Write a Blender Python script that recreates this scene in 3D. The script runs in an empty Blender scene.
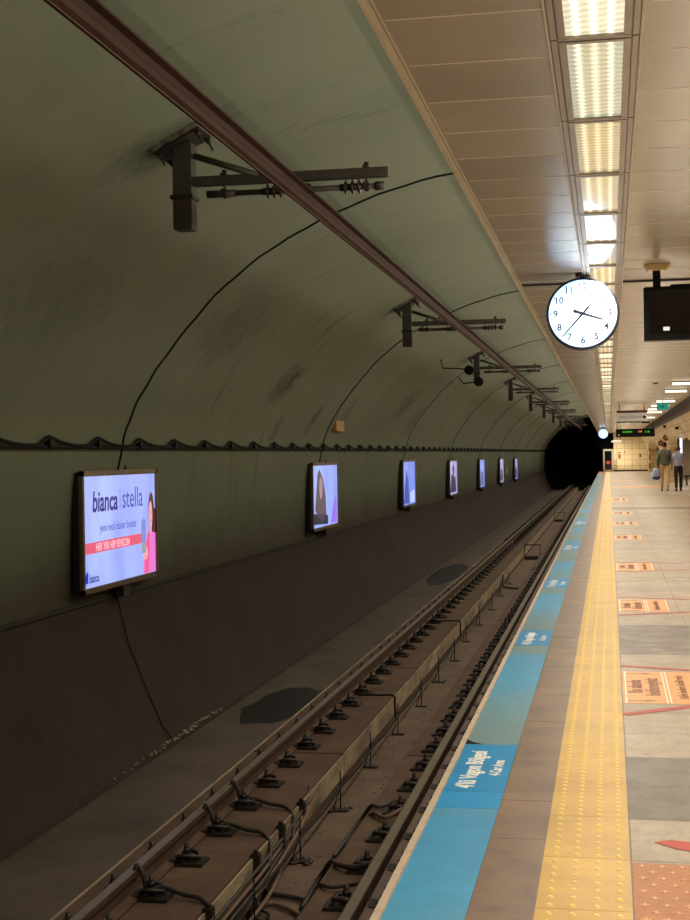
import bpy, bmesh, math, random
from mathutils import Matrix, Vector
random.seed(7)
PI = math.pi
col = bpy.context.scene.collection

# ------------------------------------------------------------------ helpers
def lin(c):
    return tuple(((v/255)/12.92 if v/255 <= .04045 else (((v/255)+.055)/1.055)**2.4) for v in c)

def tag(o, label=None, cat=None, group=None, kind=None):
    if label: o['label'] = label
    if cat: o['category'] = cat
    if group: o['group'] = group
    if kind: o['kind'] = kind
    return o

class MB:
    def __init__(s): s.bm = bmesh.new()
    def box(s, x0, x1, y0, y1, z0, z1, M=None, mi=0):
        vs = [s.bm.verts.new((x, y, z)) for x in (x0, x1) for y in (y0, y1) for z in (z0, z1)]
        if M is not None:
            for v in vs: v.co = M @ v.co
        for f in ((0,1,3,2),(4,6,7,5),(0,4,5,1),(2,3,7,6),(0,2,6,4),(1,5,7,3)):
            fc = s.bm.faces.new([vs[i] for i in f]); fc.material_index = mi
        return s
    def bbox(s, x0, x1, y0, y1, z0, z1, b=.004, M=None, mi=0):
        # bevelled box
        n = len(s.bm.verts)
        t = bmesh.new()
        vs = [t.verts.new((x, y, z)) for x in (x0, x1) for y in (y0, y1) for z in (z0, z1)]
        for f in ((0,1,3,2),(4,6,7,5),(0,4,5,1),(2,3,7,6),(0,2,6,4),(1,5,7,3)):
            t.faces.new([vs[i] for i in f])
        bmesh.ops.bevel(t, geom=t.edges[:], offset=b, segments=2, affect='EDGES')
        mp = {}
        for v in t.verts: mp[v] = s.bm.verts.new(M @ v.co if M is not None else v.co)
        for f in t.faces:
            fc = s.bm.faces.new([mp[v] for v in f.verts]); fc.material_index = mi
        t.free(); return s
    def cyl(s, p0, p1, r, seg=10, r1=None, mi=0):
        p0 = Vector(p0); p1 = Vector(p1); r1 = r if r1 is None else r1
        d = (p1-p0).normalized(); a = d.orthogonal().normalized(); b = d.cross(a)
        A = []; B = []
        for i in range(seg):
            t = 2*PI*i/seg; q = a*math.cos(t)+b*math.sin(t)
            A.append(s.bm.verts.new(p0+q*r)); B.append(s.bm.verts.new(p1+q*r1))
        for i in range(seg):
            j = (i+1) % seg
            f = s.bm.faces.new((A[i], A[j], B[j], B[i])); f.smooth = True; f.material_index = mi
        s.bm.faces.new(A[::-1]).material_index = mi; s.bm.faces.new(B).material_index = mi
        return s
    def tube(s, pts, r, seg=7):
        pts = [Vector(p) for p in pts]; rings = []
        up = None
        for i, p in enumerate(pts):
            d = (pts[min(i+1, len(pts)-1)]-pts[max(i-1, 0)]).normalized()
            a = d.orthogonal().normalized() if up is None else (up-d*up.dot(d)).normalized()
            up = a; b = d.cross(a)
            rings.append([s.bm.verts.new(p+(a*math.cos(2*PI*k/seg)+b*math.sin(2*PI*k/seg))*r) for k in range(seg)])
        for A, B in zip(rings, rings[1:]):
            for k in range(seg):
                f = s.bm.faces.new((A[k], A[(k+1)%seg], B[(k+1)%seg], B[k])); f.smooth = True
        s.bm.faces.new(rings[0][::-1]); s.bm.faces.new(rings[-1])
        return s
    def prism(s, prof, y0, y1):
        # closed x-z outline extruded along y
        A = [s.bm.verts.new((x, y0, z)) for x, z in prof]; B = [s.bm.verts.new((x, y1, z)) for x, z in prof]
        n = len(prof)
        for i in range(n):
            s.bm.faces.new((A[i], A[(i+1)%n], B[(i+1)%n], B[i]))
        s.bm.faces.new(A[::-1]); s.bm.faces.new(B)
        return s
    def poly(s, pts, mi=0):
        f = s.bm.faces.new([s.bm.verts.new(p) for p in pts]); f.material_index = mi; return s
    def slab(s, pts2, z0, z1):
        # horizontal outline with thickness
        A = [s.bm.verts.new((x, y, z0)) for x, y in pts2]; B = [s.bm.verts.new((x, y, z1)) for x, y in pts2]
        n = len(pts2)
        for i in range(n): s.bm.faces.new((A[i], A[(i+1)%n], B[(i+1)%n], B[i]))
        s.bm.faces.new(A[::-1]); s.bm.faces.new(B); return s
    def ball(s, c, r, sc=(1,1,1), u=12, v=8):
        M = Matrix.Translation(c) @ Matrix.Diagonal((r*sc[0], r*sc[1], r*sc[2], 1))
        g = bmesh.ops.create_uvsphere(s.bm, u_segments=u, v_segments=v, radius=1, matrix=M)
        for vv in g['verts']:
            for f in vv.link_faces: f.smooth = True
        return s
    def build(s, name, mat, parent=None, recenter=True, fixn=True):
        if fixn: bmesh.ops.recalc_face_normals(s.bm, faces=s.bm.faces[:])
        me = bpy.data.meshes.new(name)
        off = Vector((0,0,0))
        if parent is None and recenter and len(s.bm.verts):
            xs = [v.co for v in s.bm.verts]
            mn = [min(c[i] for c in xs) for i in range(3)]; mx = [max(c[i] for c in xs) for i in range(3)]
            off = Vector(((mn[0]+mx[0])/2, (mn[1]+mx[1])/2, mn[2]))
            for v in s.bm.verts: v.co -= off
        s.bm.to_mesh(me); s.bm.free()
        for m in (mat if isinstance(mat, (list, tuple)) else [mat]): me.materials.append(m)
        o = bpy.data.objects.new(name, me); col.objects.link(o)
        if parent is not None: o.parent = parent
        else: o.location = off
        return o

def empty(name, loc, rz=0):
    o = bpy.data.objects.new(name, None); col.objects.link(o)
    o.location = loc; o.rotation_euler = (0, 0, rz); o.empty_display_size = .1
    return o

KIDS = {}
def copy_tree(o, parent=None):
    c = o.copy(); col.objects.link(c); c.parent = parent
    for ch in list(o.children): copy_tree(ch, c)
    return c

def text_mesh(name, body, size, mat, parent, M, extrude=.0005, sx=1., align='LEFT', bold=0., shear=0.):
    cu = bpy.data.curves.new(name, 'FONT'); cu.body = body; cu.size = size
    cu.extrude = extrude; cu.align_x = align; cu.align_y = 'CENTER'; cu.offset = bold; cu.shear = shear
    cu.resolution_u = 3
    t = bpy.data.objects.new('tmp', cu); col.objects.link(t)
    bpy.context.view_layer.update()
    dg = bpy.context.evaluated_depsgraph_get()
    me = bpy.data.meshes.new_from_object(t.evaluated_get(dg))
    bpy.data.objects.remove(t); bpy.data.curves.remove(cu)
    me.transform(M @ Matrix.Diagonal((sx, 1, 1, 1)))
    me.materials.clear(); me.materials.append(mat)
    o = bpy.data.objects.new(name, me); col.objects.link(o); o.parent = parent
    return o

def axes(origin, xa, ya):
    xa = Vector(xa); ya = Vector(ya); za = xa.cross(ya)
    M = Matrix.Identity(4)
    for i in range(3):
        M[i][0] = xa[i]; M[i][1] = ya[i]; M[i][2] = za[i]; M[i][3] = origin[i]
    return M

# ------------------------------------------------------------------ materials
def mat(name, rgb, rough=.6, metal=0., noise=0., nscale=8., bump=0., dark=None, spec=.5, coat=0., stretch=(1,1,1), bscale=None):
    m = bpy.data.materials.new(name); m.use_nodes = True
    nt = m.node_tree; b = nt.nodes['Principled BSDF']; c = lin(rgb)
    b.inputs['Base Color'].default_value = (*c, 1); b.inputs['Roughness'].default_value = rough
    b.inputs['Metallic'].default_value = metal; b.inputs['Specular IOR Level'].default_value = spec
    b.inputs['Coat Weight'].default_value = coat
    if noise or bump or dark:
        geo = nt.nodes.new('ShaderNodeNewGeometry'); mp = nt.nodes.new('ShaderNodeMapping')
        nt.links.new(geo.outputs['Position'], mp.inputs['Vector']); mp.inputs['Scale'].default_value = stretch
        n = nt.nodes.new('ShaderNodeTexNoise'); n.inputs['Scale'].default_value = nscale; n.inputs['Detail'].default_value = 6
        n.inputs['Roughness'].default_value = .65
        nt.links.new(mp.outputs[0], n.inputs['Vector'])
        r = nt.nodes.new('ShaderNodeValToRGB'); nt.links.new(n.outputs['Fac'], r.inputs['Fac'])
        d = lin(dark) if dark else tuple(v*(1-noise) for v in c)
        r.color_ramp.elements[0].position = .32; r.color_ramp.elements[1].position = .68
        r.color_ramp.elements[0].color = (*d, 1)
        r.color_ramp.elements[1].color = (*(tuple(min(1, v*(1+noise*.6)) for v in c)), 1)
        nt.links.new(r.outputs[0], b.inputs['Base Color'])
        if bump:
            n2 = nt.nodes.new('ShaderNodeTexNoise'); n2.inputs['Scale'].default_value = bscale or nscale*5; n2.inputs['Detail'].default_value = 4
            nt.links.new(geo.outputs['Position'], n2.inputs['Vector'])
            bp = nt.nodes.new('ShaderNodeBump'); bp.inputs['Strength'].default_value = bump; bp.inputs['Distance'].default_value = .01
            nt.links.new(n2.outputs['Fac'], bp.inputs['Height']); nt.links.new(bp.outputs[0], b.inputs['Normal'])
    return m

def emis(name, rgb, s=1., rough=.4):
    m = bpy.data.materials.new(name); m.use_nodes = True
    b = m.node_tree.nodes['Principled BSDF']; c = lin(rgb)
    b.inputs['Base Color'].default_value = (*[v*.2 for v in c], 1)
    b.inputs['Emission Color'].default_value = (*c, 1); b.inputs['Emission Strength'].default_value = s
    b.inputs['Roughness'].default_value = rough
    return m

class NG:
    """small node-building helper"""
    def __init__(s, m):
        s.nt = m.node_tree; s.b = s.nt.nodes['Principled BSDF']
    def n(s, t, **k):
        x = s.nt.nodes.new(t)
        for a, v in k.items(): setattr(x, a, v)
        return x
    def l(s, a, b): s.nt.links.new(a, b)
    def math(s, op, a, b=None, c=None):
        x = s.n('ShaderNodeMath', operation=op)
        for i, v in enumerate((a, b, c)):
            if v is None: continue
            if isinstance(v, (int, float)): x.inputs[i].default_value = v
            else: s.l(v, x.inputs[i])
        return x.outputs[0]
    def noise(s, vec, scale, detail=5, rough=.6, mapscale=None):
        if mapscale:
            mp = s.n('ShaderNodeMapping'); mp.inputs['Scale'].default_value = mapscale; s.l(vec, mp.inputs['Vector']); vec = mp.outputs[0]
        x = s.n('ShaderNodeTexNoise'); x.inputs['Scale'].default_value = scale; x.inputs['Detail'].default_value = detail; x.inputs['Roughness'].default_value = rough
        s.l(vec, x.inputs['Vector']); return x.outputs['Fac']
    def ramp(s, fac, stops, interp='LINEAR'):
        r = s.n('ShaderNodeValToRGB'); s.l(fac, r.inputs['Fac']); cr = r.color_ramp; cr.interpolation = interp
        while len(cr.elements) < len(stops): cr.elements.new(.5)
        for e, (p, c) in zip(cr.elements, stops):
            e.position = p; e.color = (*lin(c), 1) if max(c) > 2 else (*c, 1)
        return r.outputs[0]
    def mix(s, fac, a, b, mode='MIX'):
        x = s.n('ShaderNodeMix', data_type='RGBA', blend_type=mode)
        if isinstance(fac, (int, float)): x.inputs[0].default_value = fac
        else: s.l(fac, x.inputs[0])
        for i, v in ((6, a), (7, b)):
            if isinstance(v, tuple): x.inputs[i].default_value = (*v, 1)
            else: s.l(v, x.inputs[i])
        return x.outputs[2]
    def bump(s, h, st=.3, dist=.01):
        x = s.n('ShaderNodeBump'); x.inputs['Strength'].default_value = st; x.inputs['Distance'].default_value = dist
        s.l(h, x.inputs['Height']); s.l(x.outputs[0], s.b.inputs['Normal'])
def newmat(name, rough=.6, spec=.5):
    m = bpy.data.materials.new(name); m.use_nodes = True; g = NG(m)
    g.b.inputs['Roughness'].default_value = rough; g.b.inputs['Specular IOR Level'].default_value = spec
    return m, g

M = {}
# tunnel vault lining: olive paint, stains, dirt; painted darker downward to offset platform light
m, g = newmat('vault_paint', .75, .25); M['vault'] = m
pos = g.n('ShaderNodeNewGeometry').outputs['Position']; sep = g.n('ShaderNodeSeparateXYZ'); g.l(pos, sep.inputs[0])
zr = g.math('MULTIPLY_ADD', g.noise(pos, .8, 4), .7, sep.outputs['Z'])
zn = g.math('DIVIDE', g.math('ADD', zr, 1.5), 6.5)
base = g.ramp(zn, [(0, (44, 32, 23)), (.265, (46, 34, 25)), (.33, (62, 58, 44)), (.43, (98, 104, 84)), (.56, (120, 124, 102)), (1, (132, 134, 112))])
big = g.noise(pos, .5, 5, .6); base = g.mix(g.math('MULTIPLY', big, .5), base, (.045, .05, .025), 'MIX')
stk = g.ramp(g.noise(pos, 1.2, 5, .7, (1, 3.0, .35)), [(.58, (0., 0., 0.)), (.74, (1., 1., 1.))])
patch = g.ramp(g.noise(pos, .33, 3, .6), [(.44, (0., 0., 0.)), (.62, (1., 1., 1.))])
fac = g.math('MULTIPLY', g.math('MULTIPLY', stk, patch), .85)
base = g.mix(fac, base, lin((45, 38, 26)))
for (yy_, zz_, ry_, rz_, st_) in ((19.3, 2.6, .75, .38, .8), (20.2, 1.95, .3, .3, .5), (22.5, 2.15, .28, .32, .75), (15.2, 3.0, 1.2, .5, .35), (10.5, 2.8, 1.5, .5, .3), (30.8, 2.7, 1.2, .5, .5), (33.5, 2.4, 1., .5, .5), (9.6, 3.8, .5, .35, .5)):
    dy = g.math('DIVIDE', g.math('SUBTRACT', sep.outputs['Y'], g.math('MULTIPLY_ADD', g.math('SUBTRACT', sep.outputs['Z'], zz_), .5, yy_)), ry_); dz = g.math('DIVIDE', g.math('SUBTRACT', sep.outputs['Z'], zz_), rz_)
    d_ = g.math('ADD', g.math('MULTIPLY', dy, dy), g.math('MULTIPLY', dz, dz))
    mk_ = g.math('MAXIMUM', g.math('SUBTRACT', 1., g.math('ADD', d_, g.math('MULTIPLY_ADD', g.noise(pos, 5, 5, .7), 2.6, -1.1))), 0.)
    base = g.mix(g.math('MULTIPLY', g.math('MINIMUM', mk_, 1.), st_), base, lin((46, 42, 30)))
speck = g.ramp(g.noise(pos, 3.5, 7, .8), [(.64, (0., 0., 0.)), (.72, (1., 1., 1.))])
base = g.mix(g.math('MULTIPLY', speck, .25), base, lin((60, 52, 34)))
g.l(base, g.b.inputs['Base Color']); g.bump(g.noise(pos, 9, 6, .6), .25, .01)
# lower dirty haunch
m, g = newmat('sooty_concrete', .8, .2); M['haunch'] = m
pos = g.n('ShaderNodeNewGeometry').outputs['Position']
a = g.ramp(g.noise(pos, 1.1, 7, .7), [(.3, (33, 26, 20)), (.7, (50, 40, 31))])
b_ = g.ramp(g.noise(pos, 2.2, 6, .75, (.6, 1.6, .4)), [(.6, (0., 0., 0.)), (.8, (1., 1., 1.))])
a = g.mix(g.math('MULTIPLY', b_, .4), a, lin((90, 68, 46)))
g.l(a, g.b.inputs['Base Color']); g.bump(g.noise(pos, 14, 6, .6), .3, .01)
# track bed
m, g = newmat('track_bed_concrete', .72, .3); M['bed'] = m
pos = g.n('ShaderNodeNewGeometry').outputs['Position']
a = g.ramp(g.noise(pos, .9, 7, .7), [(.3, (58, 49, 41)), (.5, (76, 66, 56)), (.72, (90, 79, 67))])
sp = g.ramp(g.noise(pos, 26, 3, .8), [(.66, (0., 0., 0.)), (.78, (1., 1., 1.))])
a = g.mix(g.math('MULTIPLY', sp, .25), a, lin((120, 100, 74)))
g.l(a, g.b.inputs['Base Color']); g.bump(g.noise(pos, 20, 6, .7), .4, .01)
m, g = newmat('plinth_rust_stained', .8, .2); M['plinth'] = m
pos = g.n('ShaderNodeNewGeometry').outputs['Position']
a = g.ramp(g.noise(pos, 2.2, 7, .7), [(.3, (62, 47, 37)), (.55, (82, 64, 50)), (.75, (98, 78, 60))])
g.l(a, g.b.inputs['Base Color']); g.bump(g.noise(pos, 25, 6, .7), .35, .008)
M['plinth_face'] = mat('pale_concrete_face', (150, 134, 104), .8, noise=.45, nscale=2.4, dark=(84, 70, 52), bump=.2, stretch=(1, .5, 2))
M['trench'] = mat('trench_floor', (88, 72, 56), .85, noise=.35, nscale=2.2, bump=.5, dark=(70, 52, 38), bscale=30)
M['rail_rust'] = mat('rusty_steel', (78, 56, 40), .6, .3, noise=.4, nscale=5, bump=.15)
M['rail_top'] = mat('worn_steel', (140, 130, 114), .45, .7, noise=.15, nscale=9)
M['iron'] = mat('blackened_iron', (40, 31, 25), .55, .3, noise=.4, nscale=20, bump=.2)
M['bolt'] = mat('greasy_bolt', (52, 44, 36), .45, .6, noise=.3, nscale=30)
M['cable'] = mat('dusty_black_cable', (44, 36, 29), .6, noise=.3, nscale=15)
M['cable2'] = mat('brown_dust_cable', (98, 74, 54), .7, noise=.3, nscale=12)
M['wire'] = mat('black_wire', (15, 12, 9), .75, spec=.2)
M['puddle'] = mat('wet_black_stain', (20, 16, 12), .5, noise=.3, nscale=5)
M['lime'] = mat('limescale', (138, 120, 92), .9, noise=.5, nscale=20, bump=.4)
M['conductor'] = mat('oxidised_conductor', (58, 36, 26), .8, .0, spec=.12, noise=.35, nscale=4, stretch=(4, .6, 4))
M['copper'] = mat('copper_contact_wire', (120, 96, 80), .45, .8)
M['steelgrey'] = mat('dark_painted_steel', (62, 53, 42), .55, .2, noise=.35, nscale=6, bump=.1)
M['insul'] = mat('brown_glazed_insulator', (44, 30, 24), .3)
M['grout'] = mat('grout_plate', (120, 110, 92), .85, noise=.3, nscale=12, bump=.3, dark=(40, 34, 28))
# platform
m, g = newmat('floor_tiles', .38, .45); M['floor'] = m
at = g.n('ShaderNodeVertexColor'); at.layer_name = 'Col'
pos = g.n('ShaderNodeNewGeometry').outputs['Position']
n1 = g.ramp(g.noise(pos, 5, 8, .75), [(.3, (.72, .72, .72)), (.7, (1.12, 1.12, 1.12))])
a = g.mix(1., at.outputs[0], n1, 'MULTIPLY')
n2 = g.ramp(g.noise(pos, 40, 5, .7, (1, .35, 1)), [(.35, (.86, .86, .86)), (.65, (1.06, 1.06, 1.06))])
a = g.mix(1., a, n2, 'MULTIPLY')
g.l(a, g.b.inputs['Base Color']); g.bump(g.noise(pos, 22, 6, .7, (1, .6, 1)), .28, .008)
rr = g.ramp(g.noise(pos, 4, 4), [(.3, (.33, .33, .33)), (.7, (.5, .5, .5))]); g.l(rr, g.b.inputs['Roughness'])
M['brown'] = mat('brown_granite_strip', (122, 98, 80), .42, noise=.22, nscale=3, bump=.1, dark=(92, 74, 60), bscale=40)
M['mortar'] = mat('mortar', (95, 82, 68), .9)
M['nosing'] = mat('pale_stone_nosing', (176, 160, 138), .6, noise=.2, nscale=10, bump=.1)
M['yellow'] = mat('yellow_tactile_rubber', (198, 160, 66), .42, noise=.08, nscale=3, dark=(174, 138, 56), bump=.08, bscale=30)
M['orange'] = mat('orange_tactile_tile', (170, 108, 60), .5, noise=.15, nscale=14, bump=.1)
# blue strip : strong blue patches fading to grey blue
m, g = newmat('patchy_blue_film', .4, .5); M['blue'] = m
pos = g.n('ShaderNodeNewGeometry').outputs['Position']; sep = g.n('ShaderNodeSeparateXYZ'); g.l(pos, sep.inputs[0])
yy = g.math('MULTIPLY_ADD', g.noise(pos, 2.2, 3), .45, sep.outputs['Y'])
ph = g.math('FRACT', g.math('DIVIDE', g.math('SUBTRACT', yy, 1.9), 4.6))
a = g.ramp(ph, [(0, (100, 130, 138)), (.3, (104, 134, 140)), (.5, (92, 142, 160)), (.68, (62, 148, 190)), (.9, (54, 142, 188)), (.955, (70, 140, 176)), (.97, (96, 132, 146))])
n3 = g.ramp(g.noise(pos, 7, 6, .7), [(.3, (.85, .85, .85)), (.7, (1.05, 1.05, 1.05))]); a = g.mix(1., a, n3, 'MULTIPLY')
g.l(a, g.b.inputs['Base Color']); g.bump(g.noise(pos, 12, 4), .06, .01)
M['bluelab'] = mat('saturated_blue_film', (16, 134, 192), .35, noise=.1, nscale=3)
M['red_film'] = mat('red_film', (196, 82, 70), .5, noise=.2, nscale=6)
M['white_ink'] = mat('white_ink', (232, 228, 214), .5)
M['brownink'] = mat('brown_ink', (122, 62, 30), .5)
M['greyink'] = mat('grey_ink', (112, 96, 74), .5)
M['orange_film'] = mat('orange_film', (214, 152, 76), .4, noise=.1, nscale=9, dark=(198, 138, 72))
M['red_tape'] = mat('red_tape', (170, 44, 24), .5, noise=.25, nscale=9)
# ceiling
m, g = newmat('ceiling_panels', .27, .5); M['ceil'] = m
pos = g.n('ShaderNodeNewGeometry').outputs['Position']; sep = g.n('ShaderNodeSeparateXYZ'); g.l(pos, sep.inputs[0])
ph = g.math('DIVIDE', g.math('SUBTRACT', sep.outputs['Y'], 4.72), .575)
cellr = g.n('ShaderNodeTexWhiteNoise', noise_dimensions='1D'); g.l(g.math('FLOOR', ph), cellr.inputs['W'])
v = g.math('MULTIPLY_ADD', cellr.outputs['Value'], .14, .88)
cc = g.n('ShaderNodeCombineColor')
for i in range(3): g.l(v, cc.inputs[i])
a = g.mix(1., lin((180, 165, 141)), cc.outputs[0], 'MULTIPLY')
dirt = g.ramp(g.noise(pos, 1.6, 6, .7, (1, .5, 1)), [(.3, (.88, .88, .88)), (.7, (1.04, 1.04, 1.04))]); a = g.mix(1., a, dirt, 'MULTIPLY')
g.l(a, g.b.inputs['Base Color']); g.bump(g.noise(pos, 1.3, 3), .05, .02)
M['ceil_joint'] = mat('ceiling_joint', (232, 216, 186), .5)
M['ceil_gap'] = mat('shadow_gap', (58, 44, 34), .8)
M['ceil_trim'] = mat('ceiling_edge_trim', (196, 180, 150), .45, noise=.1, nscale=3)
M['canopy_back'] = mat('canopy_back', (60, 55, 46), .8)
M['fixture'] = mat('light_frame_enamel', (156, 142, 124), .35, noise=.1, nscale=5)
def lens_mat(name, tint, s):
    m, g = newmat(name, .12, .6)
    tc = g.n('ShaderNodeTexCoord').outputs['Object']; sep = g.n('ShaderNodeSeparateXYZ'); g.l(tc, sep.inputs[0])
    x = sep.outputs['X']; y = sep.outputs['Y']
    def streak(c, w, zig):
        zz = g.math('MULTIPLY', g.math('PINGPONG', g.math('MULTIPLY', y, 1.), .03), zig)
        d = g.math('ABSOLUTE', g.math('SUBTRACT', g.math('ADD', x, zz), c))
        return g.math('MAXIMUM', g.math('SUBTRACT', 1., g.math('DIVIDE', d, w)), 0.)
    rip = g.math('MULTIPLY_ADD', g.math('SINE', g.math('MULTIPLY', y, 2*PI/.062)), .5, .5)
    t = g.math('ADD', g.math('ADD', streak(-.058, .018, .3), streak(.062, .016, .3)), g.math('MULTIPLY', streak(0, .02, .12), .7))
    e = g.math('MULTIPLY', g.math('MULTIPLY_ADD', rip, .45, .6), g.math('MULTIPLY_ADD', t, 1.2, .42))
    e = g.math('ADD', e, g.math('MULTIPLY', g.noise(tc, 3, 2), .3))
    g.b.inputs['Base Color'].default_value = (.25, .24, .2, 1)
    g.b.inputs['Emission Color'].default_value = (*lin(tint), 1)
    g.l(g.math('MULTIPLY', e, s), g.b.inputs['Emission Strength'])
    hb = g.math('ADD', g.math('SINE', g.math('MULTIPLY', y, 2*PI/.031)), g.math('SINE', g.math('MULTIPLY', x, 2*PI/.031)))
    g.bump(hb, .03, .002)
    g.b.inputs['Coat Weight'].default_value = .5; g.b.inputs['Coat Roughness'].default_value = .03
    return m
M['lens'] = [lens_mat('lens_glow_bright', (255, 246, 214), 1.6), lens_mat('lens_glow_green_white', (240, 244, 214), .95),
             lens_mat('lens_glow_warm', (255, 234, 186), .8), lens_mat('lens_glow_dim', (250, 232, 196), .6)]
# right side wall cladding
m, g = newmat('beige_wall_cladding', .4, .45); M['clad'] = m
pos = g.n('ShaderNodeNewGeometry').outputs['Position']; sep = g.n('ShaderNodeSeparateXYZ'); g.l(pos, sep.inputs[0])
cb = g.n('ShaderNodeCombineXYZ'); g.l(sep.outputs['Y'], cb.inputs[0]); g.l(sep.outputs['Z'], cb.inputs[1])
br = g.n('ShaderNodeTexBrick'); g.l(cb.outputs[0], br.inputs['Vector'])
br.inputs['Scale'].default_value = 1.; br.inputs['Brick Width'].default_value = 1.2; br.inputs['Row Height'].default_value = .32
br.inputs['Mortar Size'].default_value = .012; br.offset = .5
br.inputs['Color1'].default_value = (*lin((214, 190, 146)), 1); br.inputs['Color2'].default_value = (*lin((196, 172, 130)), 1)
br.inputs['Mortar'].default_value = (*lin((138, 112, 80)), 1)
n4 = g.ramp(g.noise(pos, 1.2, 5), [(.3, (.8, .8, .8)), (.7, (1.05, 1.05, 1.05))]); g.l(g.mix(1., br.outputs[0], n4, 'MULTIPLY'), g.b.inputs['Base Color'])
m, g = newmat('pale_end_wall_tiles', .4, .45); M['endtile'] = m
pos = g.n('ShaderNodeNewGeometry').outputs['Position']; sep = g.n('ShaderNodeSeparateXYZ'); g.l(pos, sep.inputs[0])
cb = g.n('ShaderNodeCombineXYZ'); g.l(sep.outputs['X'], cb.inputs[0]); g.l(sep.outputs['Z'], cb.inputs[1])
br = g.n('ShaderNodeTexBrick'); g.l(cb.outputs[0], br.inputs['Vector']); br.offset = 0
br.inputs['Scale'].default_value = 1.; br.inputs['Brick Width'].default_value = .6; br.inputs['Row Height'].default_value = .45
br.inputs['Mortar Size'].default_value = .02
br.inputs['Color1'].default_value = (*lin((232, 214, 172)), 1); br.inputs['Color2'].default_value = (*lin((224, 204, 160)), 1)
br.inputs['Mortar'].default_value = (*lin((186, 164, 124)), 1); g.l(br.outputs[0], g.b.inputs['Base Color'])
M['passage'] = mat('grey_passage_lining', (168, 156, 130), .6, noise=.2, nscale=1.5)
M['cornice'] = mat('dark_brown_cornice', (66, 54, 42), .7, noise=.2, nscale=3)
M['black'] = mat('unlit_black', (9, 8, 7), .95, spec=.05)
M['blackbox'] = mat('black_casing', (13, 11, 10), .6, spec=.2)
M['casing_edge'] = mat('casing_edge', (70, 62, 52), .4, .4)
M['screen_off'] = mat('dark_screen_glass', (12, 9, 9), .08)
M['alu'] = mat('aluminium_frame', (118, 104, 84), .4, .6, noise=.15, nscale=8)
M['boxside'] = mat('dark_blue_box_side', (18, 20, 34), .5)

# ------------------------------------------------------------------ camera
F = 1382.
def camera():
    d = Vector((264, 8, -F)).normalized(); r = math.radians(.8)
    z = Vector((-math.sin(r), math.cos(r), 0)); z -= z.dot(d)*d; z.normalize(); x = d.cross(z)
    R = Matrix((x, d, z))
    cam = bpy.data.cameras.new('camera'); o = bpy.data.objects.new('camera', cam); col.objects.link(o)
    cam.sensor_fit = 'VERTICAL'; cam.sensor_height = 36; cam.lens = F/920*36; cam.clip_end = 500; cam.clip_start = .05
    m4 = R.to_4x4(); m4.translation = (0, 0, 1.55); o.matrix_world = m4
    bpy.context.scene.camera = o
camera()

# ------------------------------------------------------------------ setting
YN, YE = -3., 112.        # near and far end of the station
def struct(o): o['kind'] = 'structure'; return o

# vault profile (x, z), left haunch up and over to the platform side
VP_ = [(-5.13, .14), (-5.115, .7), (-5.085, 1.2), (-5.005, 1.69), (-4.88, 2.05), (-4.66, 2.42), (-4.38, 2.78), (-3.97, 3.23), (-3.5, 3.6), (-3.1, 3.83), (-2.7, 4.02), (-2.1, 4.23), (-1.5, 4.36), (-.8, 4.42), (0, 4.35), (.8, 4.14), (1.5, 3.82), (2.2, 3.4), (2.6, 3.1)]
def catmull(P, k=4):
    out = []
    for i in range(len(P)-1):
        p0 = P[max(i-1, 0)]; p1 = P[i]; p2 = P[i+1]; p3 = P[min(i+2, len(P)-1)]
        for j in range(k):
            t = j/k
            out.append(tuple(.5*((2*b)+(-a+c)*t+(2*a-5*b+4*c-d)*t*t+(-a+3*b-3*c+d)*t**3) for a, b, c, d in zip(p0, p1, p2, p3)))
    out.append(P[-1]); return out
VPS = catmull(VP_)
def sheet(prof, ys, mb=None):
    mb = mb or MB(); prev = None
    for y in ys:
        row = [mb.bm.verts.new((x, y, z)) for x, z in prof]
        if prev:
            for i in range(len(row)-1):
                f = mb.bm.faces.new((prev[i], prev[i+1], row[i+1], row[i])); f.smooth = True
        prev = row
    return mb
ys = [YN+i*(YE-YN)/40 for i in range(41)]
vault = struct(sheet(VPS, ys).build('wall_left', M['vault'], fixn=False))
bpy.context.view_layer.update()
haunch = sheet([(-5.14, .14), (-5.10, .13), (-5.10, .07), (-4.98, -.35), (-4.80, -.85), (-4.62, -1.22), (-4.54, -1.36), (-4.42, -1.4)], ys)
mb = MB(); mb.tube([(-5.105, YN+4*i, .105) for i in range(29)], .016, 5); struct(mb.build('trim_14', M['wire']))
struct(haunch.build('trim_1', M['haunch'], fixn=False))

# seams of the lining (dark ribs of joint filler)
SEAMS = [3.52+10.24*k for k in range(11)]
for i, y in enumerate(SEAMS):
    mb = MB()
    pts = []
    for k, (x, z) in enumerate(VPS[:-14]):
        n = Vector((x+1.3, z-.8)).normalized(); w = .018*math.sin(k*1.7+i)
        pts.append((x-n.x*.006, y+w, z-n.y*.006))
    mb.tube(pts, .013 if i < 3 else .008, 5)
    pts = [(-5.085, y+.02, .1), (-4.96, y-.02, -.36), (-4.78, y+.03, -.86), (-4.6, y, -1.24), (-4.5, y+.02, -1.38)]
    if i == 1: mb.tube(pts, .007, 5)
    tag(mb.build('lining_joint', M['wire']), 'dark joint line running over the tunnel lining, %s from the camera' % ['nearest', 'second', 'third', 'fourth', 'fifth', 'sixth', 'seventh', 'eighth', 'ninth', 'tenth', 'eleventh'][i], 'joint', kind='structure')

# track slab
mb = MB(); mb.box(-4.6, -3.34, YN, YE+60, -1.75, -1.4)
struct(mb.build('floor_trackside', M['bed']))
mb = MB(); mb.box(-2.47, -1.88, YN, YE+60, -1.75, -1.5)
struct(mb.build('floor_trench', M['trench']))
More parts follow.
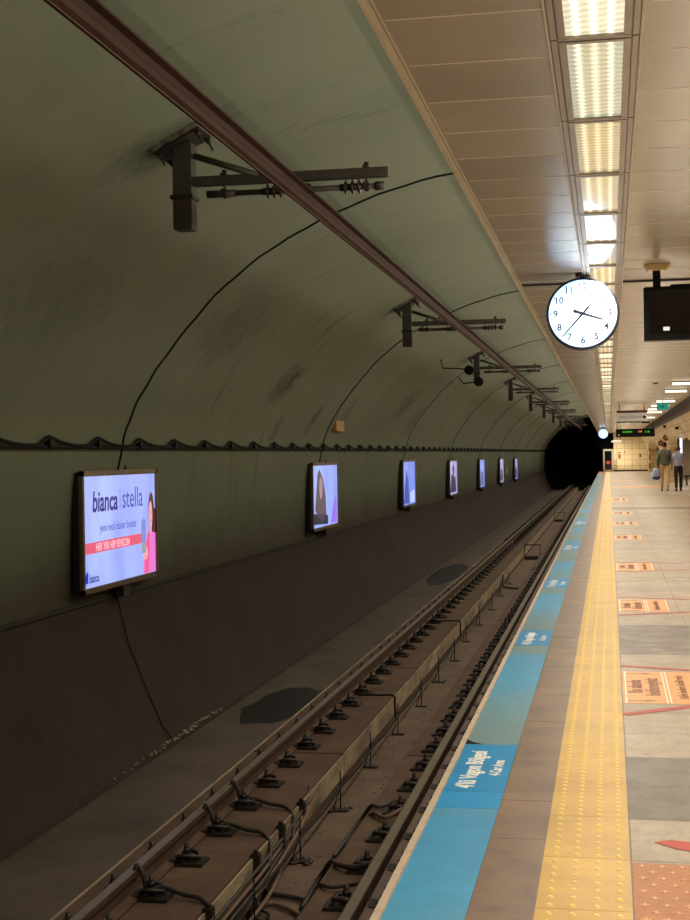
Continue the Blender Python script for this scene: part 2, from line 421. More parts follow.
# plinths, in casting lengths
def plinth(x0, x1, idx, pale_side):
    mb = MB(); y = YN
    while y < YE+60:
        L = 5.2; mb.bbox(x0, x1, y+.006, y+L-.006, -1.7, -1.22, .012); y += L
    o = struct(mb.build('trim_%d' % idx, M['plinth']))
    mb = MB(); y = YN
    while y < YE+60:
        if pale_side: mb.box(x1, x1+.012, y+.02, y+5.18, -1.42, -1.228)
        y += 5.2
    if pale_side: struct(mb.build('trim_%d' % (idx+10), M['plinth_face']))
plinth(-3.34, -2.47, 2, True)
plinth(-1.88, -1.08, 3, False)
mb = MB(); mb.box(-3.40, -3.34, YN, YE+60, -1.5, -1.26); struct(mb.build('trim_4', M['plinth_face']))
mb = MB(); mb.box(-1.10, -.6, YN, YE+60, -1.7, -1.5); mb.box(-.72, -.6, YN, YE, -1.6, -.12)
struct(mb.build('wall_platform_side', M['haunch']))
# end wall ring round the running tunnel + bore, unlit darkness painted black
mb = MB(); n = 40; cx, cz, R_ = -2.55, .98, 2.08
hole = []
for i in range(n):
    t = 2*PI*i/n; hole.append((cx+R_*math.cos(t), max(cz+R_*math.sin(t), -1.75)))
outer = []
for i in range(n):
    t = 2*PI*i/n; dx, dz = math.cos(t), math.sin(t)
    s_ = min((5.6/abs(dx)) if abs(dx) > 1e-6 else 99, (4.4/abs(dz)) if abs(dz) > 1e-6 else 99)
    outer.append((cx+dx*s_, cz+dz*s_))
A = [mb.bm.verts.new((x, YE, z)) for x, z in hole]; B = [mb.bm.verts.new((x, YE, z)) for x, z in outer]
for i in range(n): mb.bm.faces.new((A[i], A[(i+1) % n], B[(i+1) % n], B[i]))
C_ = [mb.bm.verts.new((x, YE+70, z)) for x, z in hole]
for i in range(n): mb.bm.faces.new((A[i], A[(i+1) % n], C_[(i+1) % n], C_[i]))
mb.bm.faces.new(C_)
struct(mb.build('wall_end', M['black']))

# --- platform floor
mb = MB(); cl = mb.bm.loops.layers.float_color.new('Col')
XW = 3.0
gx = [.062, .65, 1.29, 1.93, 2.57, 3.2, 3.85, 4.5, 5.15, 5.8, 6.45]
rnd = random.Random(4)
rows = []; y = 5.34-.605*14
while y < YE+1.5: rows.append(y); y += .605
def colr(ix, y):
    if 5.9 < y+.3 < 7.13 or 11.05 < y+.3 < 12.3: c = (112, 103, 92)
    elif 38.3 < y+.3 < 39 or 50.2 < y+.3 < 51: c = (108, 95, 80)
    else:
        v = rnd.uniform(-7, 7); c = (164+v, 150+v, 130+v)
    return lin(c)
for y in rows:
    rowc = colr(0, y)
    for i in range(len(gx)-1):
        if y < 5.3 and i == 0 and y > 4: pass
        k = rnd.uniform(.93, 1.05)
        c = tuple(v*k for v in rowc)
        gp = .0035
        f = mb.bm.faces.new([mb.bm.verts.new(p) for p in ((gx[i]+gp, y+gp, 0), (gx[i+1]-gp, y+gp, 0), (gx[i+1]-gp, y+.605-gp, 0), (gx[i]+gp, y+.605-gp, 0))])
        for lp in f.loops: lp[cl] = (*c, 1)
f = mb.bm.faces.new([mb.bm.verts.new(p) for p in ((-.5, YN, -.004), (6.45, YN, -.004), (6.45, YE+2, -.004), (-.5, YE+2, -.004))])
for lp in f.loops: lp[cl] = (*lin((112, 92, 72)), 1)
for zz, yy in ((-.3, 0),):
    f = mb.bm.faces.new([mb.bm.verts.new(p) for p in ((-.5, YN, -.3), (6.45, YN, -.3), (6.45, YE+2, -.3), (-.5, YE+2, -.3))])
    for lp in f.loops: lp[cl] = (.1, .1, .1, 1.)
struct(mb.build('floor', M['floor'], fixn=False))
# brown granite strip between blue film and tactile strip
mb = MB(); y = YN; k = 0; r2 = random.Random(3)
while y < YE:
    L = (1.22 if k % 2 == 0 else .62)
    mb.box(-.492, -.268, y+.002, min(y+L, YE)-.002, -.1, 0.0 if k % 2 else .0004); y += L; k += 1
struct(mb.build('trim_5', M['brown']))
mb = MB(); mb.bbox(-.81, -.772, YN, YE, -.12, .001, .006); struct(mb.build('trim_6', M['nosing']))
mb = MB(); mb.box(-.772, -.5, YN, YE, -.12, -.002); struct(mb.build('trim_7', M['mortar']))
mb = MB(); mb.box(-.772, -.494, YN, 100.5, -.002, .0012)
tag(mb.build('blue_edge_film', M['blue']), 'long patchy blue floor film along the platform edge', 'floor marking')
mb = MB(); mb.box(-.772, -.494, 100.5, YE, -.002, .0012)
tag(mb.build('red_edge_film', M['red_film']), 'short red floor film at the far end of the platform edge', 'floor marking')

# tactile yellow strip: one continuous run of studded mats
def stud(bm, x, y, z, rx, ry, h, mi=1):
    n = 8; B = []; T = []
    for i in range(n):
        a = 2*PI*i/n
        B.append(bm.verts.new((x+rx*math.cos(a), y+ry*math.sin(a), z))); T.append(bm.verts.new((x+rx*.55*math.cos(a), y+ry*.55*math.sin(a), z+h)))
    for i in range(n):
        f = bm.faces.new((B[i], B[(i+1)%n], T[(i+1)%n], T[i])); f.smooth = True; f.material_index = mi
    bm.faces.new(T).material_index = mi
mb = MB(); y = 5.34-.61*14; x0, x1 = -.268, .058
while y < YE:
    g_ = .0015 if y < 9 else .001
    mb.box(x0, x1, y+g_, min(y+.61, YE)-g_, -.06, .004)
    y += .61
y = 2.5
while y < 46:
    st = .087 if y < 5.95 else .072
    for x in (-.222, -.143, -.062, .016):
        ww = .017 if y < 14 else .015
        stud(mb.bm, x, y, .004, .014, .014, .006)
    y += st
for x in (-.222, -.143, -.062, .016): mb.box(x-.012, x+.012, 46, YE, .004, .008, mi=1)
M['yellow_stud'] = mat('worn_highlit_yellow_stud', (226, 194, 104), .3, noise=.08, nscale=20)  # paler than the mat: worn tops, with highlights painted in
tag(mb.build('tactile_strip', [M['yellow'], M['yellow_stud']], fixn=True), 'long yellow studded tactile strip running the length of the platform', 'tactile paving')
# orange tactile tile
mb = MB(); mb.box(.064, .655, 4.1, 5.3, -.02, .004)
for r in range(16):
    for c in range(8):
        x = .1+c*.073+(.036 if r % 2 else 0); y = 5.26-r*.075
        if x > .64: continue
        mb.box(x-.017, x+.017, y-.0045, y+.0045, .004, .0062, mi=1); mb.box(x-.0045, x+.0045, y-.017, y+.017, .004, .0062, mi=1)
tag(mb.build('orange_tactile_tile', [M['orange'], mat('lightened_orange_stud', (222, 170, 122), .4)]), 'orange tactile floor tile with cross studs beside the yellow strip', 'floor tile')  # crosses coloured lighter to offset the dark shading on them

# blue labels with writing
UPX = (0, 1, 0); LFT = (-1, 0, 0)
def blue_label(y0, y1, where, strip=True):
    r = empty('car_area_label', (-.633, y0, .001)); L = y1-y0
    mb = MB(); mb.box(-.139, .139, 0, L, 0, .0015); mb.build('film', M['bluelab'], r)
    if strip:
        mb = MB(); mb.box(-.139, .139, -.3, -.005, -.0002, .0012); mb.build('film_tail', mat('mid_blue_film', (26, 140, 200), .35), r)
    s = L/1.02
    text_mesh('lettering', "4'lü Vagon Bölgesi", .118*s, M['white_ink'], r, axes((-.045, .06*s, .0016), UPX, LFT), sx=.92, bold=.003)
    text_mesh('lettering', "4-Car Area", .076*s, M['white_ink'], r, axes((.072, .32*s, .0016), UPX, LFT), sx=.95, bold=.0018)
    tag(r, 'blue floor label with white four-car area writing, %s along the platform edge' % where, 'floor label', 'blue car area labels')
blue_label(6.33, 7.36, 'nearest')
blue_label(11.2, 12.15, 'second nearest', False)
blue_label(16.0, 17.2, 'third nearest', False)
blue_label(22.2, 23.6, 'fourth nearest', False)
blue_label(30., 31.6, 'fifth nearest', False)
mb = MB(); mb.poly([(-.772, 7.36, .0025), (-.68, 7.365, .0025), (-.73, 7.385, .008), (-.772, 7.44, .012)])
tag(mb.build('lifted_film_corner', M['wire']), 'small dark lifted corner of film beside the nearest blue label', 'film scrap')

# orange queue stickers
def orange_sticker(x0, y0, y1, where, full=True):
    r = empty('queue_sticker', (x0, y0, .001)); L = y1-y0; W = .49
    mb = MB(); mb.box(0, W, 0, L, 0, .001); mb.build('film', M['orange_film'], r)
    mb = MB()
    for x in (.012, .262, .285, W-.016): mb.box(x, x+.008, 0, L, .001, .0016)
    mb.build('white_line', M['white_ink'], r)
    for yy in (.09*L/1.2, L-.09*L/1.2):
        mb = MB(); mb.box(.03, .14, yy-.008, yy+.008, .001, .0016); mb.poly([(.13, yy-.03, .0016), (.175, yy-.022, .0016), (.215, yy, .0016), (.175, yy+.022, .0016), (.13, yy+.03, .0016)])
        mb.build('arrow', M['greyink'], r)
    s = L/1.3
    text_mesh('lettering', 'Bu alanda', .13, M['brownink'], r, axes((.08, L/2, .0016), UPX, LFT), sx=1.05*s, align='CENTER', bold=.003)
    text_mesh('lettering', 'beklemeyiniz', .13, M['brownink'], r, axes((.19, L/2, .0016), UPX, LFT), sx=1.05*s, align='CENTER', bold=.003)
    text_mesh('lettering', 'Lütfen inenlere öncelik verin', .08, M['brownink'], r, axes((.375, L/2, .0016), UPX, LFT), sx=1.02*s, align='CENTER', bold=.0012)
    tag(r, 'orange floor sticker with arrows and brown writing, %s along the yellow strip' % where, 'floor sticker', 'orange queue stickers')
    return r
for (y0, y1, w) in ((8.68, 9.93, 'nearest'), (13.65, 14.75, 'second nearest'), (18.35, 19.6, 'third nearest'), (24.9, 26.2, 'fourth nearest'), (29.9, 31.2, 'fifth nearest'), (35, 36.3, 'sixth nearest'), (44.5, 47.2, 'seventh nearest')):
    orange_sticker(.07, y0, y1, w)
def tape(pts, w, label):
    mb = MB(); (xa, ya), (xb, yb) = pts
    d = Vector((xb-xa, yb-ya)).normalized(); n_ = Vector((-d.y, d.x))*w/2
    mb.slab([(xa-n_.x, ya-n_.y), (xb-n_.x, yb-n_.y), (xb+n_.x, yb+n_.y), (xa+n_.x, ya+n_.y)], .0012, .0026)
    tag(mb.build('tape_line', M['red_tape']), label, 'tape line', 'red tape lines on the floor')
tape([(.066, 10.19), (.95, 9.87)], .07, 'red tape line just beyond the nearest orange sticker')
tape([(.066, 8.30), (.95, 8.98)], .08, 'red tape line slanting in front of the nearest orange sticker')
tape([(.066, 14.98), (.95, 14.78)], .06, 'red tape line just beyond the second orange sticker')
tape([(.066, 13.36), (1.1, 13.78)], .06, 'thin red tape line in front of the second orange sticker')
tape([(.066, 19.75), (1.0, 19.6)], .06, 'faint red tape line beyond the third orange sticker')
tape([(.066, 18.2), (1.0, 18.5)], .06, 'faint red tape line in front of the third orange sticker')
mb = MB(); mb.slab([(.155, 5.60), (.22, 5.64), (.60, 5.50), (.60, 5.37), (.24, 5.51)], .0012, .0026)
tag(mb.build('tape_line', M['red_tape']), 'broad red tape strip with pointed end near the orange tactile tile', 'tape line', 'red tape lines on the floor')
for (xa, ya, yb, w) in ((.55, 13.3, 13.55, 'second'), (.62, 15.0, 15.2, 'second, on its far side')):
    mb = MB(); mb.slab([(xa, ya), (xa+.5, ya-.15), (xa+.5, yb-.15), (xa+.1, yb)], .001, .002)
    tag(mb.build('film_patch', M['nosing']), 'pale film scrap beside the %s orange sticker' % w if 'far' not in w else 'pale film scrap on the far side of the second orange sticker', 'film scrap')
for y in (61., 74.):
    mb = MB(); mb.box(.1, 2.2 if y < 70 else 1.3, y, y+2.2, .0005, .0015)
    tag(mb.build('orange_floor_band', M['orange_film']), 'faint orange band across the %s platform floor' % ('middle of the' if y < 70 else 'far end of the'), 'floor marking')

# --- ceiling slab, panels with raised joints
mb = MB(); mb.box(-.776, 2.25, YN, YE, 3.05, 3.2); struct(mb.build('ceiling', M['ceil']))
mb = MB(); y = 4.72-.575*14; r5 = random.Random(9)
while y < YE:
    for (a, b) in ((-.735, -.2), (.14, .82), (.83, 1.5), (1.51, 2.2)):
        mb.box(a, b, y-.0045, y+.0045, 3.0492, 3.0502)
    y += .575
struct(mb.build('trim_8', M['ceil_joint']))
mb = MB(); mb.box(-.74, -.2, 12.36, 12.41, 3.035, 3.0495); mb.box(.14, 2.2, 12.36, 12.41, 3.035, 3.0495)
struct(mb.build('trim_9', M['ceil_gap']))
mb = MB(); mb.box(-.788, -.776, YN, YE, 3.035, 3.24); mb.box(-.776, -.76, YN, YE, 3.045, 3.06); mb.box(-.752, -.744, YN, YE, 3.046, 3.052)
struct(mb.build('trim_10', M['ceil_trim']))
mb = MB(); mb.box(-.2, -.19, YN, YE, 3.036, 3.05); mb.box(.13, .14, YN, YE, 3.036, 3.05)
struct(mb.build('trim_11', M['ceil_trim']))
# lights in the channel
def make_light():
    r = empty('ceiling_light', (-.03, 0, 3.03))
    mb = MB()
    for sx in (-1, 1):
        a, b = sorted((sx*.155, sx*.134)); mb.box(a, b, 0, 1.216, .002, .02)
        a, b = sorted((sx*.127, sx*.102)); mb.box(a, b, .0, 1.216, -.004, .02)
        a, b = sorted((sx*.134, sx*.127)); mb.box(a, b, .0, 1.216, .014, .02)
    mb.box(-.127, .127, 0, .03, -.006, .02); mb.box(-.127, .127, 1.19, 1.216, -.006, .02)
    mb.build('frame', M['fixture'], r)
    mb = MB(); mb.box(-.102, .102, .03, 1.19, .006, .018); lens = mb.build('lens', M['lens'][1], r)
    return r
proto = make_light(); NL = int((YE-2)/1.232); y0 = 5.04-1.232*3
lens_me = [proto.children[1].data]
for k in (0, 2, 3):
    me = proto.children[1].data.copy(); me.materials.clear(); me.materials.append(M['lens'][k]); lens_me.append(me)
rl = random.Random(12)
ordn = ['nearest', 'second', 'third', 'fourth', 'fifth', 'sixth', 'seventh', 'eighth', 'ninth', 'tenth']
for i in range(NL-2):
    o = proto if i == 0 else copy_tree(proto)
    o.location = (-.03, y0+1.232*i, 3.03)
    lens = [c for c in o.children if c.name.startswith('lens')][0]
    k = {2: 1, 3: 0, 4: 2, 5: 2, 6: 3, 7: 3, 8: 2}.get(i, rl.choice([0, 1, 2, 2, 3]))
    lens.data = lens_me[k]
    if i < 8: lab = 'recessed ceiling light panel with ribbed lens, %s of the row over the platform, counted outward' % ordn[i]
    elif i < 30: lab = 'ribbed light panel in the ceiling row beyond the near clock'
    else: lab = 'tiny far light panel in the ceiling row toward the platform end'
    tag(o, lab, 'ceiling light', 'light panels in the ceiling row')

# right-hand wall with two wide arched openings
def prof_x(z):  # wall x at height z
    P = [(0, 3.0), (1.4, 3.0), (1.8, 2.93), (2.2, 2.78), (2.5, 2.6), (2.78, 2.38)]
    for (a, b), (c, d) in zip(P, P[1:]):
        if z <= c: return b+(d-b)*(z-a)/(c-a)
    return P[-1][1]
def topz(y):
    for c, h in ((60.5, 10.5), (95.5, 10.5)):
        if abs(y-c) < h: return 1.62+.6*math.sqrt(max(0, 1-((y-c)/h)**2))
    return 0.
mb = MB(); ysw = sorted(set([YN+2.*i for i in range(58)] + [c+s*h for c in (60.5, 95.5) for h in (10.5, 10.49, 10.3, 9.9, 9.2, 8.2, 7, 5, 3, 1.5) for s in (-1, 1)] + [YE]))
ysw = [y for y in ysw if y <= YE]
for ya, yb in zip(ysw, ysw[1:]):
    ta, tb = topz(ya+1e-4), topz(yb-1e-4)
    if (ta == 0) != (tb == 0): ta = tb = max(ta, tb) if topz((ya+yb)/2) else 0
    prev = None
    for k in range(11):
        za = ta+(2.78-ta)*k/10; zb = tb+(2.78-tb)*k/10
        cur = (mb.bm.verts.new((prof_x(za), ya, za)), mb.bm.verts.new((prof_x(zb), yb, zb)))
        if prev: mb.bm.faces.new((prev[0], prev[1], cur[1], cur[0]))
        prev = cur
    if ta > 0:   # soffit of the arch
        x0, x1 = prof_x(ta), prof_x(tb)
        mb.poly([(x0, ya, ta), (x1, yb, tb), (3.5, yb, tb), (3.5, ya, ta)])
for y in (50, 71, 85, 106): mb.poly([(3.0, y, 0), (3.5, y, 0), (3.5, y, 1.62), (3.0, y, 1.62)])
struct(mb.build('wall_right', M['clad']))
mb = MB()
for (a, b) in ((44, 78), (79, YE)):
    mb.poly([(6.4, a, 0), (6.4, b, 0), (6.4, b, 3), (6.4, a, 3)]); mb.poly([(3.4, a, 2.9), (6.4, a, 2.9), (6.4, b, 2.9), (3.4, b, 2.9)])
    mb.poly([(3.5, a, 0), (6.4, a, 0), (6.4, a, 3), (3.5, a, 3)]); mb.poly([(3.5, b, 0), (6.4, b, 0), (6.4, b, 3), (3.5, b, 3)])
struct(mb.build('wall_passage', M['passage']))
mb = MB(); mb.bbox(2.2, 2.52, YN, YE, 2.74, 3.06, .02); struct(mb.build('trim_12', M['cornice']))
# end wall
mb = MB(); mb.box(.36, 3.5, YE-.3, YE, 0, 3.05); struct(mb.build('wall_back', M['endtile']))
mb = MB(); mb.box(2.9, 3.05, 105.6, 106.2, 0, 1.9); mb.box(3.0, 3.3, 84.6, 85.2, 0, 1.9); struct(mb.build('trim_13', M['clad']))
mb = MB(); mb.box(.36, 3.0, YE-.34, YE-.3, 0, .12); struct(mb.build('baseboard_back', M['cornice']))

# ------------------------------------------------------------------ rails
RP = [(-.036, .0), (.036, .0), (.036, -.035), (.008, -.05), (.008, -.135), (.07, -.152), (.07, -.165), (-.07, -.165), (-.07, -.152), (-.008, -.135), (-.008, -.05), (-.036, -.035)]
for xr, lab in ((-3.0, 'rusty steel running rail with bright head, on the tunnel wall side'), (-1.495, 'rusty steel running rail beside the platform edge')):
    r = empty('running_rail', (xr, 0, -1.215))
    mb = MB(); mb.prism([(x, z+.165) for x, z in RP], YN, YE+55); mb.build('rail_body', M['rail_rust'], r)
    mb = MB(); mb.box(-.03, .03, YN, YE+55, .1645, .1675); mb.build('rail_head', M['rail_top'], r)
    tag(r, lab, 'rail')
# fastenings
def make_fast():
    r = empty('rail_fastening', (0, 0, 0))
    mb = MB(); mb.bbox(-.19, .26, -.10, .10, 0, .022, .006); mb.box(-.12, .12, -.08, .08, .028, .034); mb.build('base_plate', M['iron'], r)
    for s in (-1, 1):
        mb = MB(); mb.tube([(s*.075, -.06, .045), (s*.12, -.075, .07), (s*(.19 if s > 0 else .155), -.05, .06), (s*(.21 if s > 0 else .165), 0, .04), (s*(.19 if s > 0 else .155), .05, .06), (s*.12, .075, .07), (s*.075, .06, .045)], .016, 6)
        mb.bbox(s*.125-.035, s*.125+.035, -.03, .03, .02, .065, .008); sc_ = mb.build('spring_clip', M['iron'], r)
        mb = MB(); mb.cyl((s*.125, 0, .06), (s*.125, 0, .14), .017, 8); mb.cyl((s*.125, 0, .07), (s*.125, 0, .105), .027, 6)
        mb.cyl((s*.125, 0, .063), (s*.125, 0, .071), .036, 10); mb.build('bolt', M['bolt'], sc_)
    return r
pf = make_fast(); first = True
def make_fast_small():
    mb = MB(); mb.box(-.19, .26, -.10, .10, 0, .025)
    for s in (-1, 1): mb.box(s*.13-.055, s*.13+.055, -.07, .07, .02, .07); mb.cyl((s*.145, 0, .07), (s*.145, 0, .165), .025, 6)
    return mb.build('rail_fastening', M['iron'], None, recenter=False)
ps = make_fast_small(); firsts = True
for xr, side in ((-3.0, 'tunnel-wall-side'), (-1.495, 'platform-side')):
    y = 9.07-.75*3
    while y < YE:
        if y < 42:
            o = pf if first else copy_tree(pf); first = False
            tag(o, 'black rail fastening with clips and bolts under the nearer stretch of the %s rail' % side, 'rail fastening', 'near fastenings of the %s rail' % side)
        else:
            o = ps if firsts else ps.copy()
            if not firsts: col.objects.link(o)
            firsts = False
            tag(o, 'tiny dark rail fastening under the far stretch of the %s rail' % side, 'rail fastening', 'far fastenings of the %s rail' % side)
        o.location = (xr, y, -1.22); o.rotation_euler = (0, 0, 0 if xr < -2 else PI); y += .75

# ------------------------------------------------------------------ overhead conductor
mb = MB(); P = [(-.045, .055), (.045, .055), (.045, .045), (.012, .04), (.016, .0), (.03, -.02), (.026, -.045), (.008, -.055), (-.008, -.055), (-.026, -.045), (-.03, -.02), (-.016, 0), (-.012, .04), (-.045, .045)]
r = empty('overhead_conductor_rail', (-2.09, 0, 3.375)); tag(r, 'long brown overhead conductor rail running down the tunnel under the brackets', 'conductor rail')
mb.prism([(x*1.25, z*1.1) for x, z in P], YN, YE+40); mb.build('rail_beam', M['conductor'], r)
mb = MB(); mb.cyl((0, YN, -.058), (0, YE+40, -.058), .007, 6); mb.build('contact_wire', M['copper'], r)
def make_bracket():
    r = empty('overhead_bracket', (0, 0, 0))
    ang = math.atan2(.23, .40)
    Mt = Matrix.Translation((-3.03, 0, 3.86)) @ Matrix.Rotation(-math.radians(27), 4, 'Y')
    mb = MB(); mb.bbox(-.2, .2, -.17, .17, -.03, .03, .008, Mt); mb.build('grout_pad', M['grout'], r)
    mb = MB(); mb.bbox(-.19, .19, -.16, .16, -.05, -.03, .004, Mt)
    wp_ = mb.build('wall_plate', M['iron'], r)
    for sx in (-1, 1):
        for sy in (-1, 1):
            b_ = MB(); p0 = Mt @ Vector((sx*.16, sy*.13, -.03)); p1 = Mt @ Vector((sx*.16, sy*.13, -.15)); p2 = Mt @ Vector((sx*.16, sy*.13, -.085))
            b_.cyl(p0, p1, .009, 6); b_.cyl(p0+(p2-p0)*.4, p2, .02, 6); b_.build('anchor_bolt', M['iron'], wp_)
    mb = MB(); mb.bbox(-3.07, -2.93, -.07, .07, 3.2, 3.83, .006); mb.build('post', M['steelgrey'], r)
    mb = MB(); mb.box(-3.085, -2.915, -.085, .085, 3.42, 3.45); mb.build('post_clamp', M['iron'], r)
    mb = MB(); mb.bbox(-2.93, -1.50, -.03, .03, 3.515, 3.585, .005)
    mb.build('arm', M['steelgrey'], r)
    mb = MB(); mb.cyl((-2.92, -.02, 3.735), (-2.44, -.02, 3.57), .024, 6); mb.build('strut', M['steelgrey'], r)
    for x in (-2.70, -1.66):
        mb = MB(); mb.cyl((x, 0, 3.42), (x, 0, 3.61), .010, 6); mb.box(x-.022, x+.022, -.04, .04, 3.585, 3.6); mb.box(x-.02, x+.02, -.035, .035, 3.43, 3.485)
        mb.cyl((x, 0, 3.6), (x, 0, 3.625), .02, 6); mb.build('hanger', M['iron'], r)
    mb = MB(); mb.cyl((-2.83, 0, 3.455), (-1.53, 0, 3.455), .021, 10); mb.cyl((-2.83, 0, 3.455), (-2.62, 0, 3.455), .028, 10); mb.cyl((-1.60, 0, 3.455), (-1.53, 0, 3.455), .032, 8)
    mb.build('insulator_rod', M['steelgrey'], r)
    for xc in (-2.33, -1.76):
        mb = MB()
        for k in (-1, 0, 1):
            x = xc+k*.048; mb.cyl((x-.014, 0, 3.455), (x, 0, 3.455), .028, 14, .056); mb.cyl((x, 0, 3.455), (x+.012, 0, 3.455), .056, 14, .028)
        mb.cyl((xc-.09, 0, 3.455), (xc+.09, 0, 3.455), .027, 10); mb.build('insulator', M['insul'], r)
    mb = MB(); mb.bbox(-2.125, -2.055, -.05, .05, 3.425, 3.49, .006); mb.box(-2.15, -2.03, -.03, .03, 3.418, 3.435); mb.build('rail_clamp', M['iron'], r)
    return r
pb = make_bracket()
for i in range(9):
    o = pb if i == 0 else copy_tree(pb)
    o.location = (0, 9.65+11.3*i, 0)
    tag(o, 'steel bracket with arm and insulator rod hung from vault, %s along the tunnel' % ['nearest and largest', 'second', 'third', 'fourth', 'fifth', 'sixth', 'seventh', 'eighth', 'farthest'][i], 'bracket', 'overhead brackets on the vault')
# drums with bent rods at third bracket
def drum(c, pts, label):
    r = empty('round_fixture', c)
    mb = MB(); mb.cyl((0, -.08, 0), (0, .08, 0), .1, 16); mb.cyl((0, -.1, 0), (0, -.08, 0), .06, 12); mb.build('drum', M['blackbox'], r)
    mb = MB(); mb.tube(pts, .014, 6); mb.build('bent_rod', M['iron'], r)
    tag(r, label, 'fixture')
drum((-2.88, 29.2, 3.32), [(0, 0, 0), (-.20, 0, .04), (-.56, 0, .06), (-.60, 0, .25)], 'upper round black drum on a long bent rod just before the third bracket')
drum((-2.69, 29.3, 3.08), [(0, 0, 0), (-.20, 0, -.02), (-.33, 0, -.03), (-.42, 0, .10)], 'lower round black drum on a short bent rod just before the third bracket')

# ------------------------------------------------------------------ wall cable with hooks
r = empty('wall_cable', (-5.0, 0, 1.69)); tag(r, 'thick black cable hooked in scallops along the tunnel wall above the posters', 'cable')
mb = MB(); mb.tube([(.03+.0, y, -.02) for y in [YN+3*i for i in range(39)]], .019, 6); mb.build('straight_cable', M['wire'], r)
mb = MB(); pts = []; y = 3.2; hooks = []
while y < YE:
    hooks.append(y); 
    for k in range(5):
        t = k/5; s = 1.22 if y < 60 else 1.22
        pts.append((.045, y+s*t, .0+.075*(1-t)**3-.012*math.sin(PI*t)))
    y += 1.22
mb.tube(pts, .016, 5); mb.build('sagging_cable', M['wire'], r)
mb = MB()
for y in hooks: mb.box(-.01, .065, y-.025, y+.01, -.04, .075)
hk = mb.build('hook_row', M['wire'], r); hk['kind'] = 'stuff'

# ------------------------------------------------------------------ advertising light boxes
def E(rgb, s=1.): 
    k = (rgb, s)
    if k not in E.c: E.c[k] = emis('print_%02x%02x%02x' % rgb, rgb, s)
    return E.c[k]
E.c = {}
def poster_screen(name, stops, noise_s=2.):
    m, g = newmat(name, .25, .4)
    tc = g.n('ShaderNodeTexCoord').outputs['Object']
    c = g.ramp(g.noise(tc, noise_s, 3, .5, (1, 1, .4)), stops)
    g.l(c, g.b.inputs['Emission Color']); g.b.inputs['Emission Strength'].default_value = 1.
    g.b.inputs['Base Color'].default_value = (.05, .05, .07, 1)
    return m
def lightbox(y0, w, zb, h, label, screen, deco):
    # local: +Y along wall, +X toward track, origin at the lower rear corner
    r = empty('poster_lightbox', (-5.1, y0*1.016, zb)); fr = .055; D = .12
    mb = MB(); mb.box(.02, D-.03, .015, w-.015, .015, h-.015); mb.build('housing', M['boxside'], r)
    mb = MB()
    mb.bbox(D-.035, D+.01, 0, w, 0, fr, .006); mb.bbox(D-.035, D+.01, 0, w, h-fr, h, .006)
    mb.bbox(D-.035, D+.01, 0, fr, 0, h, .006); mb.bbox(D-.035, D+.01, w-fr, w, 0, h, .006)
    mb.build('frame', M['alu'], r)
    mb = MB(); mb.box(D-.03, D-.012, fr*.8, w-fr*.8, fr*.8, h-fr*.8); lp_ = mb.build('lit_poster', screen, r)
    mb = MB(); mb.tube([(D*.5, w*.62, h), (D*.3, w*.62, h+.1), (.03, w*.64, h+.26)], .012, 6); mb.build('feed_cable', M['wire'], r)
    mb = MB(); mb.bbox(.02, .12, w*.5, w*.5+.2, -.12, .0, .006); mb.build('lower_bracket', M['iron'], r)
    deco(lp_, D-.0105, w, h)
    tag(r, label, 'poster light box', 'lit poster boxes on the tunnel wall')
    return r
def ell(mb, x, cy, cz, ry, rz, n=20, a0=0, a1=2*PI):
    mb.poly([(x, cy+ry*math.cos(a0+(a1-a0)*i/n), cz+rz*math.sin(a0+(a1-a0)*i/n)) for i in range(n)])
def P2(mb, x, pts): mb.poly([(x, a, b) for a, b in pts])
def wall_text(body, size, m, r, x, y, z, sx=1., align='LEFT', bold=0., shear=0.):
    return text_mesh('lettering', body, size, m, r, axes((x, y, z), (0, 1, 0), (0, 0, 1)), sx=sx, align=align, bold=bold, shear=shear)
